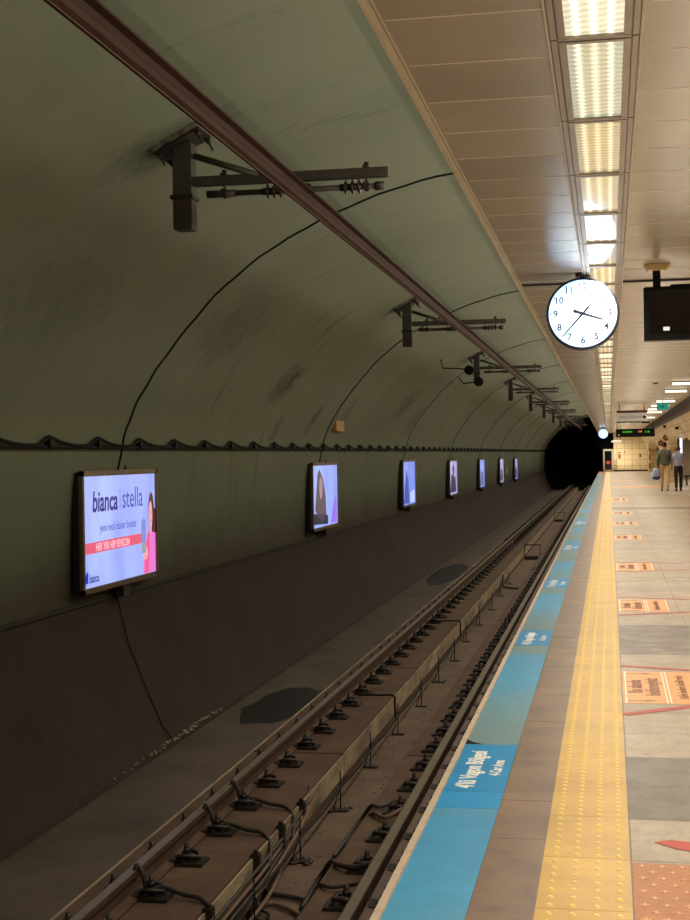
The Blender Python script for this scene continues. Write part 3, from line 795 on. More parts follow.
def deco1(r, x, w, h):
    navy = E((52, 44, 150), .8); blue2 = E((80, 90, 190), .9)
    wall_text('bianca', .29, navy, r, x, .30, h*.735, sx=.98, bold=.006, shear=.12)
    mb = MB(); P2(mb, x, [(1.085, h*.66), (1.097, h*.66), (1.097, h*.83), (1.085, h*.83)]); mb.build('divider', blue2, r)
    wall_text('stella', .31, blue2, r, x, 1.15, h*.745, sx=1.02)
    wall_text('yeni nesil duvar boyası', .125, blue2, r, x, .50, h*.52, sx=.95)
    mb = MB(); P2(mb, x, [(.045, h*.32), (1.75, h*.33), (1.75, h*.42), (.045, h*.41)]); mb.build('red_band', E((226, 92, 120), 1.), r)
    wall_text('HER YER HEP SEVECEN', .105, E((255, 190, 205), 1.), r, x+.002, .38, h*.365, sx=.92, bold=.002)
    mb = MB(); P2(mb, x, [(.075, h*.085), (.17, h*.085), (.17, h*.185), (.075, h*.15)]); mb.build('blue_logo', E((24, 60, 190), .9), r)
    wall_text('bianca', .12, E((40, 60, 170), .8), r, x, .2, h*.115, sx=.85, bold=.002)
    # woman in pink holding up a slim can
    R0 = w-.05
    mb = MB(); P2(mb, x, [(1.78, h*.05), (1.80, h*.2), (1.87, h*.33), (1.96, h*.42), (2.04, h*.455), (2.12, h*.45), (R0, h*.40), (R0, h*.05)]); mb.build('pink_coat', E((232, 120, 210), 1.), r)
    mb = MB(); P2(mb, x+.001, [(1.82, h*.05), (1.86, h*.25), (1.93, h*.40), (2.0, h*.45), (2.0, h*.25), (1.96, h*.05)]); mb.build('coat_lapel', E((238, 92, 140), 1.), r)
    mb = MB(); ell(mb, x+.0015, 2.07, h*.60, .095, .22, 24); P2(mb, x+.0015, [(2.08, h*.42), (R0, h*.40), (R0, h*.62), (2.10, h*.66)]); mb.build('hair', E((92, 52, 62), .7), r)
    mb = MB(); ell(mb, x+.0022, 2.045, h*.575, .062, .155, 20); P2(mb, x+.0022, [(2.02, h*.40), (2.08, h*.41), (2.07, h*.5), (2.02, h*.5)]); mb.build('face', E((232, 168, 170), 1.), r)
    mb = MB(); ell(mb, x+.003, 2.03, h*.60, .008, .008, 8); ell(mb, x+.003, 2.065, h*.60, .008, .008, 8); P2(mb, x+.003, [(2.03, h*.52), (2.065, h*.52), (2.05, h*.51)]); mb.build('eyes_and_mouth', E((110, 40, 50), .6), r)
    mb = MB(); ell(mb, x+.0028, 1.86, h*.235, .085, .075, 16); mb.build('hand', E((240, 170, 175), 1.), r)
    mb = MB(); pts = [(1.73, h*.24), (1.87, h*.24), (1.87, h*.50)]+[(1.80+.07*math.cos(PI*i/8), h*.50+.06*math.sin(PI*i/8)) for i in range(1, 8)]+[(1.73, h*.50)]
    P2(mb, x+.004, pts); mb.build('can', E((126, 140, 214), 1.), r)
    mb = MB(); P2(mb, x+.005, [(1.735, h*.25), (1.865, h*.25), (1.865, h*.33), (1.735, h*.33)]); P2(mb, x+.005, [(1.77, h*.41), (1.83, h*.41), (1.83, h*.425), (1.77, h*.425)]); mb.build('can_label', E((160, 170, 176), .9), r)
lightbox(12.36, 2.26, .24, 1.2, 'nearest lit poster box, blue advert with dark lettering and woman in pink', poster_screen('poster_periwinkle', [(.3, (150, 165, 250)), (.7, (182, 200, 255))]), deco1)
def deco2(r, x, w, h):
    mb = MB(); P2(mb, x, [(.25, .3*h), (.35, .55*h), (.5, .85*h), (.65, .9*h), (.95, .75*h), (1.15, .5*h), (1.2, .2*h), (.9, .12*h), (.5, .2*h)]); mb.build('figure', E((120, 104, 120), .55), r)
    mb = MB(); ell(mb, x+.001, .75, h*.62, .14, .2); mb.build('face', E((190, 160, 170), .7), r)
    mb = MB(); P2(mb, x, [(.1, .1*h), (1.35, .07*h), (1.35, .2*h), (.1, .26*h)]); mb.build('dark_foreground', E((60, 60, 90), .5), r)
    mb = MB(); P2(mb, x, [(1.6, .07*h), (2.15, .07*h), (2.15, .5*h), (1.9, .4*h)]); mb.build('violet_panel', E((150, 110, 240), 1.), r)
def deco3(r, x, w, h):
    mb = MB(); P2(mb, x, [(.2, .08*h), (1.1, .08*h), (1.0, .5*h), (.7, .8*h), (.4, .5*h)]); mb.build('blue_figure', E((70, 100, 200), .7), r)
    mb = MB(); P2(mb, x, [(1.3, .08*h), (2.1, .08*h), (2.1, .35*h), (1.3, .3*h)]); mb.build('pale_panel', E((190, 200, 255), 1.), r)
def decoN(c1, c2):
    def f(r, x, w, h):
        mb = MB(); P2(mb, x, [(.2, .1*h), (1.9, .1*h), (1.7, .5*h), (.5, .6*h)]); mb.build('lower_panel', E(c1, .6), r)
        mb = MB(); ell(mb, x, 1.1, h*.7, .35, .18); mb.build('round_motif', E(c2, .8), r)
    return f
sB = poster_screen('poster_blue', [(.3, (84, 120, 225)), (.7, (140, 165, 245))])
sW = poster_screen('poster_lilac', [(.3, (130, 130, 190)), (.7, (190, 190, 235))])
sV = poster_screen('poster_violet', [(.3, (110, 96, 200)), (.7, (160, 160, 240))])
lightbox(22.7, 2.3, .25, 1.19, 'second lit poster box, blue and violet advert with a dark figure', poster_screen('poster_sky', [(.3, (130, 150, 240)), (.7, (170, 195, 255))]), deco2)
lightbox(33.1, 2.3, .24, 1.19, 'third lit poster box, mostly bright blue advert', sB, deco3)
lightbox(43.1, 2.3, .2, 1.18, 'fourth lit poster box, lilac advert with a dark lower half', sW, decoN((60, 60, 100), (90, 90, 150)))
lightbox(53.3, 2.3, .18, 1.18, 'fifth lit poster box, pale blue advert', sB, decoN((120, 130, 190), (170, 180, 240)))
lightbox(63.4, 2.3, .15, 1.18, 'sixth lit poster box, small lilac advert far down the wall', sW, decoN((90, 100, 120), (150, 170, 200)))
lightbox(73.6, 2.3, .12, 1.18, 'seventh and farthest lit poster box, violet advert', sV, decoN((80, 60, 160), (190, 150, 230)))
# plates on the wall
def plate(y, z, w, h, c, label, xx):
    r = empty('wall_plate_sign', (xx, y, z)); mb = MB(); mb.bbox(-.05, .012, 0, w, 0, h, .004); mb.build('board', c, r)
    mb = MB()
    for k in range(3): mb.box(.0125, .014, w*.2, w*.8, h*(.28+.2*k), h*(.34+.2*k))
    mb.build('faded_lines', M['greyink'], r)
    tag(r, label, 'sign')
plate(39.0, 1.12, 1.2, .22, M['grout'], 'small pale plate on the tunnel wall after the third poster', -5.1)
plate(24.4, 2.0, .75, .26, mat('faded_yellow', (176, 128, 36), .6, noise=.2), 'small yellow plate above the wall cable by the second poster', -4.82)
plate(70.2, .45, .9, .85, mat('faded_cream', (150, 136, 104), .6), 'pale panel on the wall between the last two posters', -5.12)

# ------------------------------------------------------------------ clocks
def clock(loc, R, label, detailed=True):
    r = empty('platform_clock', loc)
    mb = MB(); mb.cyl((0, -.05, 0), (0, .05, 0), R, 48)
    mb.cyl((0, -.062, 0), (0, -.05, 0), R*.985, 48, R); mb.cyl((0, .05, 0), (0, .062, 0), R, 48, R*.985); mb.build('case', mat('clock_case', (36, 38, 52), .4, .3), r)
    dm, g = newmat('clock_dial', .15, .5)
    tc = g.n('ShaderNodeTexCoord').outputs['Object']; ln = g.n('ShaderNodeVectorMath', operation='LENGTH'); g.l(tc, ln.inputs[0])
    c = g.ramp(g.math('DIVIDE', ln.outputs['Value'], R), [(0, (.60, .84, 1.)), (.6, (.48, .76, 1.)), (.95, (.26, .52, .95))])
    g.l(c, g.b.inputs['Emission Color']); g.b.inputs['Emission Strength'].default_value = 2.1; g.b.inputs['Base Color'].default_value = (.6, .6, .6, 1)
    front = None
    for s in (-1, 1):
        mb = MB(); mb.cyl((0, s*.055, 0), (0, s*.064, 0), R*.93, 48); dial = mb.build('dial', dm, r); front = front or dial
    ink = mat('clock_ink', (12, 26, 48), .5)
    Mx = lambda x, z: axes((x, -.0648, z), (1, 0, 0), (0, 0, 1))
    if detailed:
        for n in range(1, 13):
            a = 2*PI*n/12; text_mesh('numeral', str(n), R*.26, ink, front, Mx(R*.74*math.sin(a), R*.74*math.cos(a)), align='CENTER', bold=.0012)
        mb = MB()
        for k in range(60):
            a = 2*PI*k/60; big = k % 5 == 0; d = Vector((math.sin(a), 0, math.cos(a))); t = Vector((math.cos(a), 0, -math.sin(a)))
            w = R*(.012 if big else .006); r0 = R*(.855 if big else .875); r1 = R*.905
            mb.poly([d*r0-t*w+Vector((0, -.0655, 0)), d*r0+t*w+Vector((0, -.0655, 0)), d*r1+t*w+Vector((0, -.0655, 0)), d*r1-t*w+Vector((0, -.0655, 0))])
        mb.build('minute_ring', ink, front)
    def hand(name, ang, L, tail, w, yo):
        d = Vector((math.sin(ang), 0, math.cos(ang))); t = Vector((math.cos(ang), 0, -math.sin(ang))); o = Vector((0, yo, 0)); mb = MB()
        mb.poly([o-d*tail-t*w, o-d*tail+t*w, o+d*L+t*w*.45, o+d*L-t*w*.45]); mb.build(name, ink, r)
    hand('hour_hand', math.radians(108), R*.6, R*.27, R*.045, -.068); hand('minute_hand', math.radians(222), R*.84, R*.28, R*.032, -.070)
    mb = MB(); mb.cyl((0, -.074, 0), (0, -.064, 0), R*.03, 12); mb.build('hub', ink, r)
    mb = MB(); mb.cyl((0, 0, R), (0, 0, 3.035-loc[2]), .02, 8); mb.cyl((0, 0, 3.02-loc[2]), (0, 0, 3.05-loc[2]), .06, 12); mb.build('stem', mat('clock_stem', (60, 54, 46), .4), r)
    tag(r, label, 'clock', 'hanging platform clocks')
clock((-.199, 11.75, 2.707), .302, 'large round lit white clock with numerals hanging over the platform edge')
clock((-.33, 85., 2.66), .30, 'small far round lit clock hanging near the platform end', True)

# ------------------------------------------------------------------ hanging screen
r = empty('hanging_screen', (.29, 11.35, 2.44)); tag(r, 'black switched-off display screen hung from the ceiling right of the clock', 'screen')
mb = MB(); mb.bbox(0, .78, 0, .09, 0, .43, .008); mb.bbox(.21, .78, .01, .1, .42, .445, .004); mb.build('housing', M['blackbox'], r)
mb = MB(); mb.box(.045, .735, -.003, .002, .05, .40); mb.build('glass', M['screen_off'], r)
mb = MB(); mb.box(-.004, .784, -.004, .095, -.008, .004); mb.build('lower_edge', M['casing_edge'], r)
mb = MB(); mb.box(.15, .20, -.0045, -.003, .075, .105); mb.build('white_sticker', emis('white_sticker', (250, 245, 240), .8), r)
mb = MB(); mb.box(.075, .135, .02, .07, .43, .565); mb.build('drop_post', M['blackbox'], r)
mb = MB(); mb.bm.verts.ensure_lookup_table()
A = [(.04, .56), (.17, .56), (.215, .607), (.0, .607)]
for i in range(1): mb.prism([(a, b) for a, b in A], -.03, .12)
mb.build('ceiling_bracket', mat('bracket_enamel', (222, 190, 130), .35), r)
# far signs
r = empty('station_sign', (.26, 45., 2.5)); tag(r, 'white hanging sign with dark red top band beyond the clock', 'sign')
mb = MB(); mb.bbox(0, .95, 0, .12, 0, .36, .01); mb.build('panel', emis('sign_white', (196, 180, 156), .55), r)
mb = MB(); mb.box(-.004, .954, -.004, .124, .29, .365); mb.build('red_band', mat('sign_red', (96, 20, 24), .5), r)
mb = MB(); mb.box(-.004, 1.04, -.004, .124, -.02, .015); mb.box(.78, 1.04, 0, .1, -.05, .0); mb.build('lower_edge', M['blackbox'], r)
for x in (.08, .86):
    mb = MB(); mb.cyl((x, .06, .36), (x, .06, .55), .014, 6); mb.build('hanging_rod', M['blackbox'], r)
text_mesh('lettering', 'HACIOSMAN', .13, mat('sign_grey_ink', (96, 88, 84), .5), r, axes((.45, -.002, .15), (1, 0, 0), (0, 0, 1)), align='CENTER')
mb = MB(); mb.cyl((.86, -.004, .15), (.86, .0, .15), .05, 12); mb.build('pictogram', M['blackbox'], r)
r = empty('departure_display', (.30, 60., 2.18)); tag(r, 'long black departure display with green and amber lettering under the white sign', 'display')
mb = MB(); mb.bbox(0, 1.62, 0, .2, 0, .34, .01); mb.build('housing', M['blackbox'], r)
G_ = emis('led_green', (60, 190, 50), 1.); A_ = emis('led_amber', (240, 140, 60), 1.)
text_mesh('lettering', 'HACIOSMAN', .10, G_, r, axes((.27, -.004, .21), (1, 0, 0), (0, 0, 1)), sx=.7, bold=.003)
text_mesh('lettering', '16:38', .10, A_, r, axes((.92, -.004, .22), (1, 0, 0), (0, 0, 1)), sx=.75, bold=.003)
text_mesh('lettering', '3 dk', .10, G_, r, axes((1.2, -.004, .21), (1, 0, 0), (0, 0, 1)), sx=1.2, bold=.003)
mb = MB(); mb.box(.1, .14, -.003, 0, .06, .1); mb.build('white_dot', emis('white_dot', (255, 250, 240), .8), r)
for x in (.05, 1.55):
    mb = MB(); mb.cyl((x, .1, .34), (x, .1, .87), .014, 6); mb.build('hanging_rod', M['blackbox'], r)
r = empty('exit_sign', (1.34, 40., 2.72)); tag(r, 'small green lit exit sign hanging under the right ceiling', 'sign')
mb = MB(); mb.bbox(0, .34, 0, .06, 0, .2, .008); mb.build('panel', emis('exit_green', (36, 150, 128), .75), r)
mb = MB(); mb.cyl((.2, -.003, .145), (.2, 0, .145), .018, 8); mb.box(.14, .2, -.003, 0, .05, .12); mb.poly([(.06, -.003, .1), (.1, -.003, .06), (.1, -.003, .14)]); mb.build('pictogram', emis('exit_dark', (14, 90, 96), .5), r)
mb = MB(); mb.cyl((.17, .03, .2), (.17, .03, .33), .01, 6); mb.build('hanging_rod', M['blackbox'], r)
r = empty('camera_arm', (.15, 80., 2.10)); tag(r, 'white tubular fixture on a short arm under the departure display', 'fixture')
mb = MB(); mb.cyl((0, 0, .04), (.55, 0, .06), .05, 10); mb.build('tube', emis('white_tube', (255, 240, 210), .8), r)
mb = MB(); mb.cyl((.5, 0, .06), (.5, 0, .95), .015, 6); mb.build('hanging_rod', M['blackbox'], r)
# short crosswise tubes on the right-hand ceiling
tube_em = emis('tube_white', (255, 240, 210), 2.2)
lst = [(30.6, 1.40, 2.0), (34.4, 1.40, 1.95), (41.2, 1.42, 1.98), (45., 1.38, 1.98), (48.8, 1.38, 1.72), (52.5, 1.40, 2.02), (60.5, 1.62, 2.02)]
mk = ['first', 'second', 'third', 'fourth', 'fifth', 'sixth', 'seventh', 'eighth']
for i, (y, a, b) in enumerate(lst):
    r = empty('tube_light', ((a+b)/2-.06, y, 3.0)); L = (b-a)/2
    mb = MB(); mb.bbox(-L, L, -.06, .06, .025, .05, .004); mb.build('tray', M['fixture'], r)
    mb = MB(); mb.cyl((-L+.02, 0, 0), (L-.02, 0, 0), .028, 8); mb.build('tube', tube_em, r)
    tag(r, 'short white tube light across the right ceiling beside the brown cornice, %s from the camera' % mk[i], 'ceiling light', 'crosswise tube lights')
r = empty('smoke_detector', (.62, 18., 3.02)); tag(r, 'small round detector on the ceiling beyond the hanging screen', 'detector')
mb = MB(); mb.cyl((0, 0, .0), (0, 0, .03), .035, 12, .055); mb.build('body', M['steelgrey'], r)
r = empty('smoke_detector', (1.02, 31., 3.02)); tag(r, 'small round detector on the far ceiling left of the tube lights', 'detector')
mb = MB(); mb.cyl((0, 0, .0), (0, 0, .03), .045, 12, .065); mb.build('body', M['steelgrey'], r)

# platform end gate and small things on the end wall
r = empty('end_gate', (-.47, 111., 0)); tag(r, 'grey framed dark gate panel standing at the far end of the platform', 'gate')
mb = MB(); mb.bbox(0, .13, 0, .1, 0, 1.75, .02); mb.bbox(.67, .82, 0, .1, 0, 1.75, .02); mb.bbox(0, .82, 0, .1, 1.62, 1.78, .02); mb.bbox(0, .82, 0, .1, 0, .14, .02); mb.build('frame', mat('gate_grey', (176, 164, 146), .4), r)
mb = MB(); mb.box(.1, .7, .03, .07, .1, 1.65); mb.build('pane', M['screen_off'], r)
mb = MB(); mb.cyl((.4, .0, .72), (.4, .03, .72), .14, 14); mb.box(.22, .58, .005, .03, .66, .76); mb.build('red_sign', emis('gate_red', (214, 84, 66), .6), r)
for (x, z, w, h, c, lb) in ((.72, 1.02, .18, .34, (150, 84, 50), 'taller brown notice on the pale end wall'), (.68, 1.45, .24, .08, (150, 96, 60), 'thin brown notice high on the pale end wall'), (1.15, 1.44, .12, .12, (160, 110, 70), 'little square notice high on the end wall'), (2.35, 1.1, .14, .26, (110, 70, 44), 'dark notice at the right of the end wall')):
    mb = MB(); mb.bbox(x, x+w, YE-.33, YE-.3, z, z+h, .005); tag(mb.build('notice', mat('notice_ink', c, .5)), lb, 'notice')
for (y, z, lb) in ((75., 1.98, 'lower round red sign projecting from the right wall'), (68.2, 2.2, 'upper round red sign projecting from the right wall')):
    r = empty('round_sign', (2.71, y, z)); tag(r, lb, 'sign')
    mb = MB(); mb.cyl((0, -.012, 0), (0, .012, 0), .16, 20); mb.build('disc', mat('sign_disc_red', (150, 62, 48), .5), r)
    mb = MB(); mb.box(-.09, .09, -.016, -.0125, -.02, .02); mb.build('bar', M['nosing'], r)
    mb = MB(); mb.cyl((.0, 0, .14), (.12, 0, .3), .01, 6); mb.build('bracket', M['iron'], r)
r = empty('vertical_light_panel', (3.13, 66., .55)); tag(r, 'tall narrow lit white panel with dark side inside the arched opening', 'light panel')
mb = MB(); mb.bbox(0, .22, 0, .12, 0, 1.62, .008); mb.build('housing', mat('navy_housing', (20, 24, 52), .4), r)
mb = MB(); mb.box(.10, .22, -.006, .0, .02, 1.58); mb.build('lit_face', emis('panel_white', (230, 232, 255), 1.6), r)
for (y, z, lb) in ((54., 2.42, 'small dark speaker high on the right cladding'), (62., 2.62, 'small dark camera under the brown cornice')):
    r = empty('wall_speaker', (prof_x(z)-.1, y, z)); tag(r, lb, 'speaker')
    mb = MB(); mb.bbox(-.06, .06, -.1, .1, -.05, .05, .01); mb.build('body', M['blackbox'], r)
    mb = MB(); mb.cyl((.04, 0, .03), (.16, 0, .08), .015, 6); mb.build('mount', M['iron'], r)
# bench inside the opening
r = empty('bench', (3.3, 63.5, 0)); tag(r, 'dark low bench inside the arched opening behind the walkers', 'bench')
mb = MB(); mb.bbox(0, 1.5, 0, .45, .40, .46, .01); mb.build('seat', M['blackbox'], r)
for x in (.1, 1.4):
    mb = MB(); mb.box(x-.03, x+.03, .05, .4, 0, .4); mb.build('leg', M['iron'], r)

# ------------------------------------------------------------------ trackside: puddles, lime line, cables
mb = MB(); rp = random.Random(5); pts = []
for i in range(28):
    a = 2*PI*i/28; pts.append((-3.86+.42*math.cos(a)*(1+rp.uniform(-.2, .06)), 16.0+1.25*math.sin(a)*(1+rp.uniform(-.1, .1))))
mb.slab(pts, -1.4, -1.3965); tag(mb.build('dark_puddle', M['puddle']), 'near black wet patch on the track floor beside the wall-side rail', 'puddle')
mb = MB(); pts = []
for i in range(28):
    a = 2*PI*i/28; pts.append((-3.95+.4*math.cos(a)*(1+rp.uniform(-.1, .1)), 34.+3.*math.sin(a)*(1+rp.uniform(-.1, .1))))
mb.slab(pts, -1.4, -1.3965); tag(mb.build('dark_puddle', M['puddle']), 'far black wet patch on the track floor beyond the first', 'puddle')
mb = MB(); y = 11.
while y < 20:
    d = math.exp(-((y-14.3)/1.6)**2)
    if rp.random() < .25+.75*d:
        w = .006+.02*d*rp.random(); mb.ball((-4.49+rp.uniform(-.04, .03), y, -1.385+rp.uniform(0, .02)), 1, (w*1.4, w*1.8, w*.4), 7, 5)
    y += .035
tag(mb.build('limescale_deposit', M['lime']), 'crusty pale mineral deposit along the foot of the tunnel wall', 'deposit', kind='stuff')
mb = MB()
for i in range(420):
    y = 7+abs(rp.gauss(0, 1))*7; side = rp.choice([0, 1, 1]); x = rp.uniform(-2.44, -1.9) if side == 0 else rp.gauss(-1.95, .04)
    if x > -1.885: continue
    w = rp.uniform(.004, .014); mb.ball((x, y, -1.497), 1, (w, w*1.3, w*.6), 5, 4)
tag(mb.build('trench_debris', M['cable2']), 'scattered grit and litter along the floor of the track trench', 'debris', kind='stuff')

# wires held on little stands along the trench
r = empty('stand_wire', (-2.3, 0, -1.5)); 
stands = [7.1, 8.6, 10.13, 11.64, 13.3, 14.9, 16.6, 18.4, 20.3, 22.4, 24.6, 27., 29.6, 32.4]
for i, y in enumerate(stands):
    s_ = empty('wire_stand', (-2.3+rp.uniform(-.03, .03), y, -1.5))
    mb = MB()
    if i in (2, 3, 7): 
        for q in range(10): mb.ball((rp.uniform(-.08, .08), rp.uniform(-.08, .08), .008), .02, (1.4, 1.2, .8), 6, 4)
    mb.bbox(-.07, .07, -.05, .05, 0, .016, .005); mb.build('foot', M['iron'], s_)
    mb = MB(); mb.cyl((0, 0, .01), (0, 0, .34), .006, 6); mb.cyl((-.06, -.05, .01), (0, 0, .2), .005, 5); mb.cyl((0, 0, .2), (0, 0, .24), .011, 6); mb.build('rod', M['wire'], s_)
    tag(s_, 'thin black wire stand in the trench between the rails', 'wire stand', 'wire stands along the trench')
mb = MB(); pts = []
for a, b in zip([5.]+stands, stands):
    for k in range(5):
        t = k/5; pts.append((.012, a+(b-a)*t, .23-.03*math.sin(PI*t)))
mb.tube(pts, .011, 5); mb.build('wire_run', M['wire'], r)
tag(r, 'thin black wire running along the trench on its small stands', 'wire')

def smooth(pts, k=6): return catmull(pts, k)
def cable(pts, rad, m, label, group='loose trackside cables'):
    mb = MB(); mb.tube(smooth(pts), rad, 7); o = mb.build('track_cable', m); tag(o, label, 'cable', group); return o
# bundle along the plinth edge
cable([(-2.44, 5., -1.36), (-2.43, 7.5, -1.35), (-2.42, 9., -1.36), (-2.44, 10.2, -1.33), (-2.45, 10.9, -1.27), (-2.5, 11.3, -1.215)], .016, M['cable'], 'upper black cable of the bundle along the inner plinth edge')
cable([(-2.40, 5., -1.40), (-2.38, 7.5, -1.40), (-2.35, 9., -1.38), (-2.40, 10.3, -1.36), (-2.44, 11.2, -1.28)], .017, M['cable2'], 'brown dusty cable of the bundle along the inner plinth edge')
cable([(-2.36, 5., -1.44), (-2.33, 7.6, -1.43), (-2.30, 9.0, -1.42), (-2.38, 9.9, -1.40), (-2.42, 10.8, -1.34)], .014, M['cable2'], 'lower brown cable of the bundle along the inner plinth edge')
# bonds from the left rail
for (y, lb) in ((8.33, 'nearest'), (9.85, 'second'), (10.6, 'third')):
    cable([(-2.985, y-.02, -1.11), (-2.97, y, -1.02), (-2.93, y, -1.08), (-2.90, y, -1.17), (-2.8, y+.02, -1.16), (-2.66, y-.02, -1.185), (-2.53, y-.06, -1.195), (-2.44, y-.16, -1.25), (-2.41, y-.35, -1.36)], .017, M['cable'], 'black bond cable with upright hook over the wall-side plinth, %s from the camera' % lb)
# loops across the trench
cable([(-2.44, 9.7, -1.33), (-2.42, 9.5, -1.42), (-2.38, 9.32, -1.475), (-2.267, 9.27, -1.475), (-2.13, 9.22, -1.475), (-2.0, 9.1, -1.465)], .017, M['cable'], 'black cable lying across the trench floor from the bundle to the far side')
cable([(-2.43, 8.7, -1.42), (-2.40, 8.95, -1.475), (-2.3, 9.08, -1.475), (-2.15, 9.0, -1.475), (-2.03, 8.85, -1.475), (-1.95, 8.6, -1.47)], .017, M['cable2'], 'brown cable lying across the trench floor nearest the camera')
cable([(-2.43, 9.42, -1.36), (-2.42, 9.15, -1.43), (-2.39, 8.92, -1.47), (-2.31, 8.76, -1.48), (-2.2, 8.72, -1.48), (-2.1, 8.5, -1.48)], .013, M['wire'], 'thin black cable dropping from the bundle in a tight curve')
cable([(-2.42, 9.0, -1.34), (-2.37, 9.02, -1.42), (-2.34, 8.95, -1.46), (-2.24, 8.85, -1.48), (-2.2, 8.6, -1.48)], .012, M['cable'], 'short thin black cable falling from the bundle beside the wire stand')
cable([(-1.98, 6.5, -1.46), (-1.99, 8.0, -1.46), (-2.0, 8.86, -1.46), (-2.01, 9.4, -1.46), (-2.0, 9.9, -1.44), (-1.96, 10.35, -1.38), (-1.90, 10.5, -1.28), (-1.80, 10.42, -1.19), (-1.70, 10.29, -1.185), (-1.58, 10.37, -1.14)], .019, M['cable2'], 'brown dusty cable along the platform-side plinth, climbing to its rail')
cable([(-2.06, 9.0, -1.47), (-2.04, 9.38, -1.42), (-1.98, 9.42, -1.33), (-1.90, 9.25, -1.22), (-1.82, 9.08, -1.19), (-1.70, 9.0, -1.18), (-1.58, 8.96, -1.14)], .019, M['cable'], 'thick black cable curling up to the second near fastening of the platform-side rail')
cable([(-2.04, 8.6, -1.47), (-2.0, 8.9, -1.42), (-1.93, 8.87, -1.32), (-1.86, 8.7, -1.21), (-1.79, 8.6, -1.19), (-1.69, 8.6, -1.18), (-1.59, 8.57, -1.15)], .014, M['cable'], 'black cable curling up to the nearest fastening of the platform-side rail')
cable([(-2.08, 10.2, -1.47), (-2.04, 10.6, -1.42), (-1.96, 10.75, -1.32), (-1.87, 10.68, -1.2), (-1.80, 10.62, -1.19), (-1.72, 10.7, -1.18), (-1.60, 10.65, -1.14)], .016, M['cable'], 'farther black cable curling up to the platform-side rail')
for k, zz in enumerate((-1.30, -1.345, -1.39)):
    cable([(-2.43+.012*k, 5., zz-.03), (-2.425+.012*k, 8.5, zz), (-2.42+.014*k, 9.2, zz+.005), (-2.43, 9.9, zz), (-2.435, 10.5, zz+.02), (-2.44, 10.95, zz+.05)], .013, M['cable'] if k != 1 else M['cable2'], '%s of the three straight cables pinned along the inner plinth face' % ['topmost', 'middle', 'lowest'][k])
for k, (y, lb) in enumerate(((8.15, 'nearest'), (9.3, 'second'), (10.05, 'third'), (10.75, 'fourth'))):
    r = empty('cable_clamp', (-2.45, y, -1.3)); tag(r, 'small metal clamp holding the cable bundle on the plinth edge, %s from the camera' % lb, 'clamp', 'cable clamps on the plinth edge')
    mb = MB(); mb.bbox(-.03, .03, -.04, .04, -.08, .1, .006); mb.build('bracket', M['bolt'], r)
    mb = MB(); mb.cyl((0, 0, .1), (0, 0, .125), .018, 6); mb.build('nut', M['bolt'], r)
# angle pipe at plinth further on
cable([(-2.86, 15.55, -1.19), (-2.6, 15.55, -1.185), (-2.45, 15.55, -1.19), (-2.435, 15.55, -1.3), (-2.43, 15.55, -1.44)], .012, M['wire'], 'thin bent pipe dropping over the plinth edge farther along')
cable([(-2.86, 22.6, -1.19), (-2.6, 22.6, -1.185), (-2.45, 22.6, -1.19), (-2.435, 22.6, -1.3), (-2.43, 22.6, -1.44)], .012, M['wire'], 'second thin bent pipe over the plinth edge, beyond the first')
cable([(-2.44, 32., -1.25), (-2.42, 31.6, -1.45), (-2.25, 31.2, -1.47), (-2.0, 31.2, -1.46), (-1.88, 32., -1.3), (-1.8, 33.5, -1.2)], .02, M['wire'], 'far black cable looping across the trench near the junction frame')
r = empty('junction_frame', (-2.2, 40., -1.5)); tag(r, 'dark metal junction frame standing in the trench between the far rails', 'junction frame')
mb = MB(); mb.bbox(-.2, .2, -.2, .2, .0, .1, .01); mb.build('base', M['iron'], r)
mb = MB()
for x in (-.22, .22): mb.box(x-.012, x+.012, -.012, .012, 0, .42)
mb.box(-.23, .23, -.012, .012, .40, .43); mb.build('frame', M['iron'], r)
r = empty('junction_frame', (-2.2, 62., -1.5)); tag(r, 'farther dark metal junction frame in the trench by the tunnel mouth', 'junction frame')
mb = MB(); mb.bbox(-.2, .2, -.2, .2, .0, .1, .01); mb.build('base', M['iron'], r)
mb = MB()
for x in (-.22, .22): mb.box(x-.012, x+.012, -.012, .012, 0, .4)
mb.box(-.23, .23, -.012, .012, .38, .4); mb.build('frame', M['iron'], r)

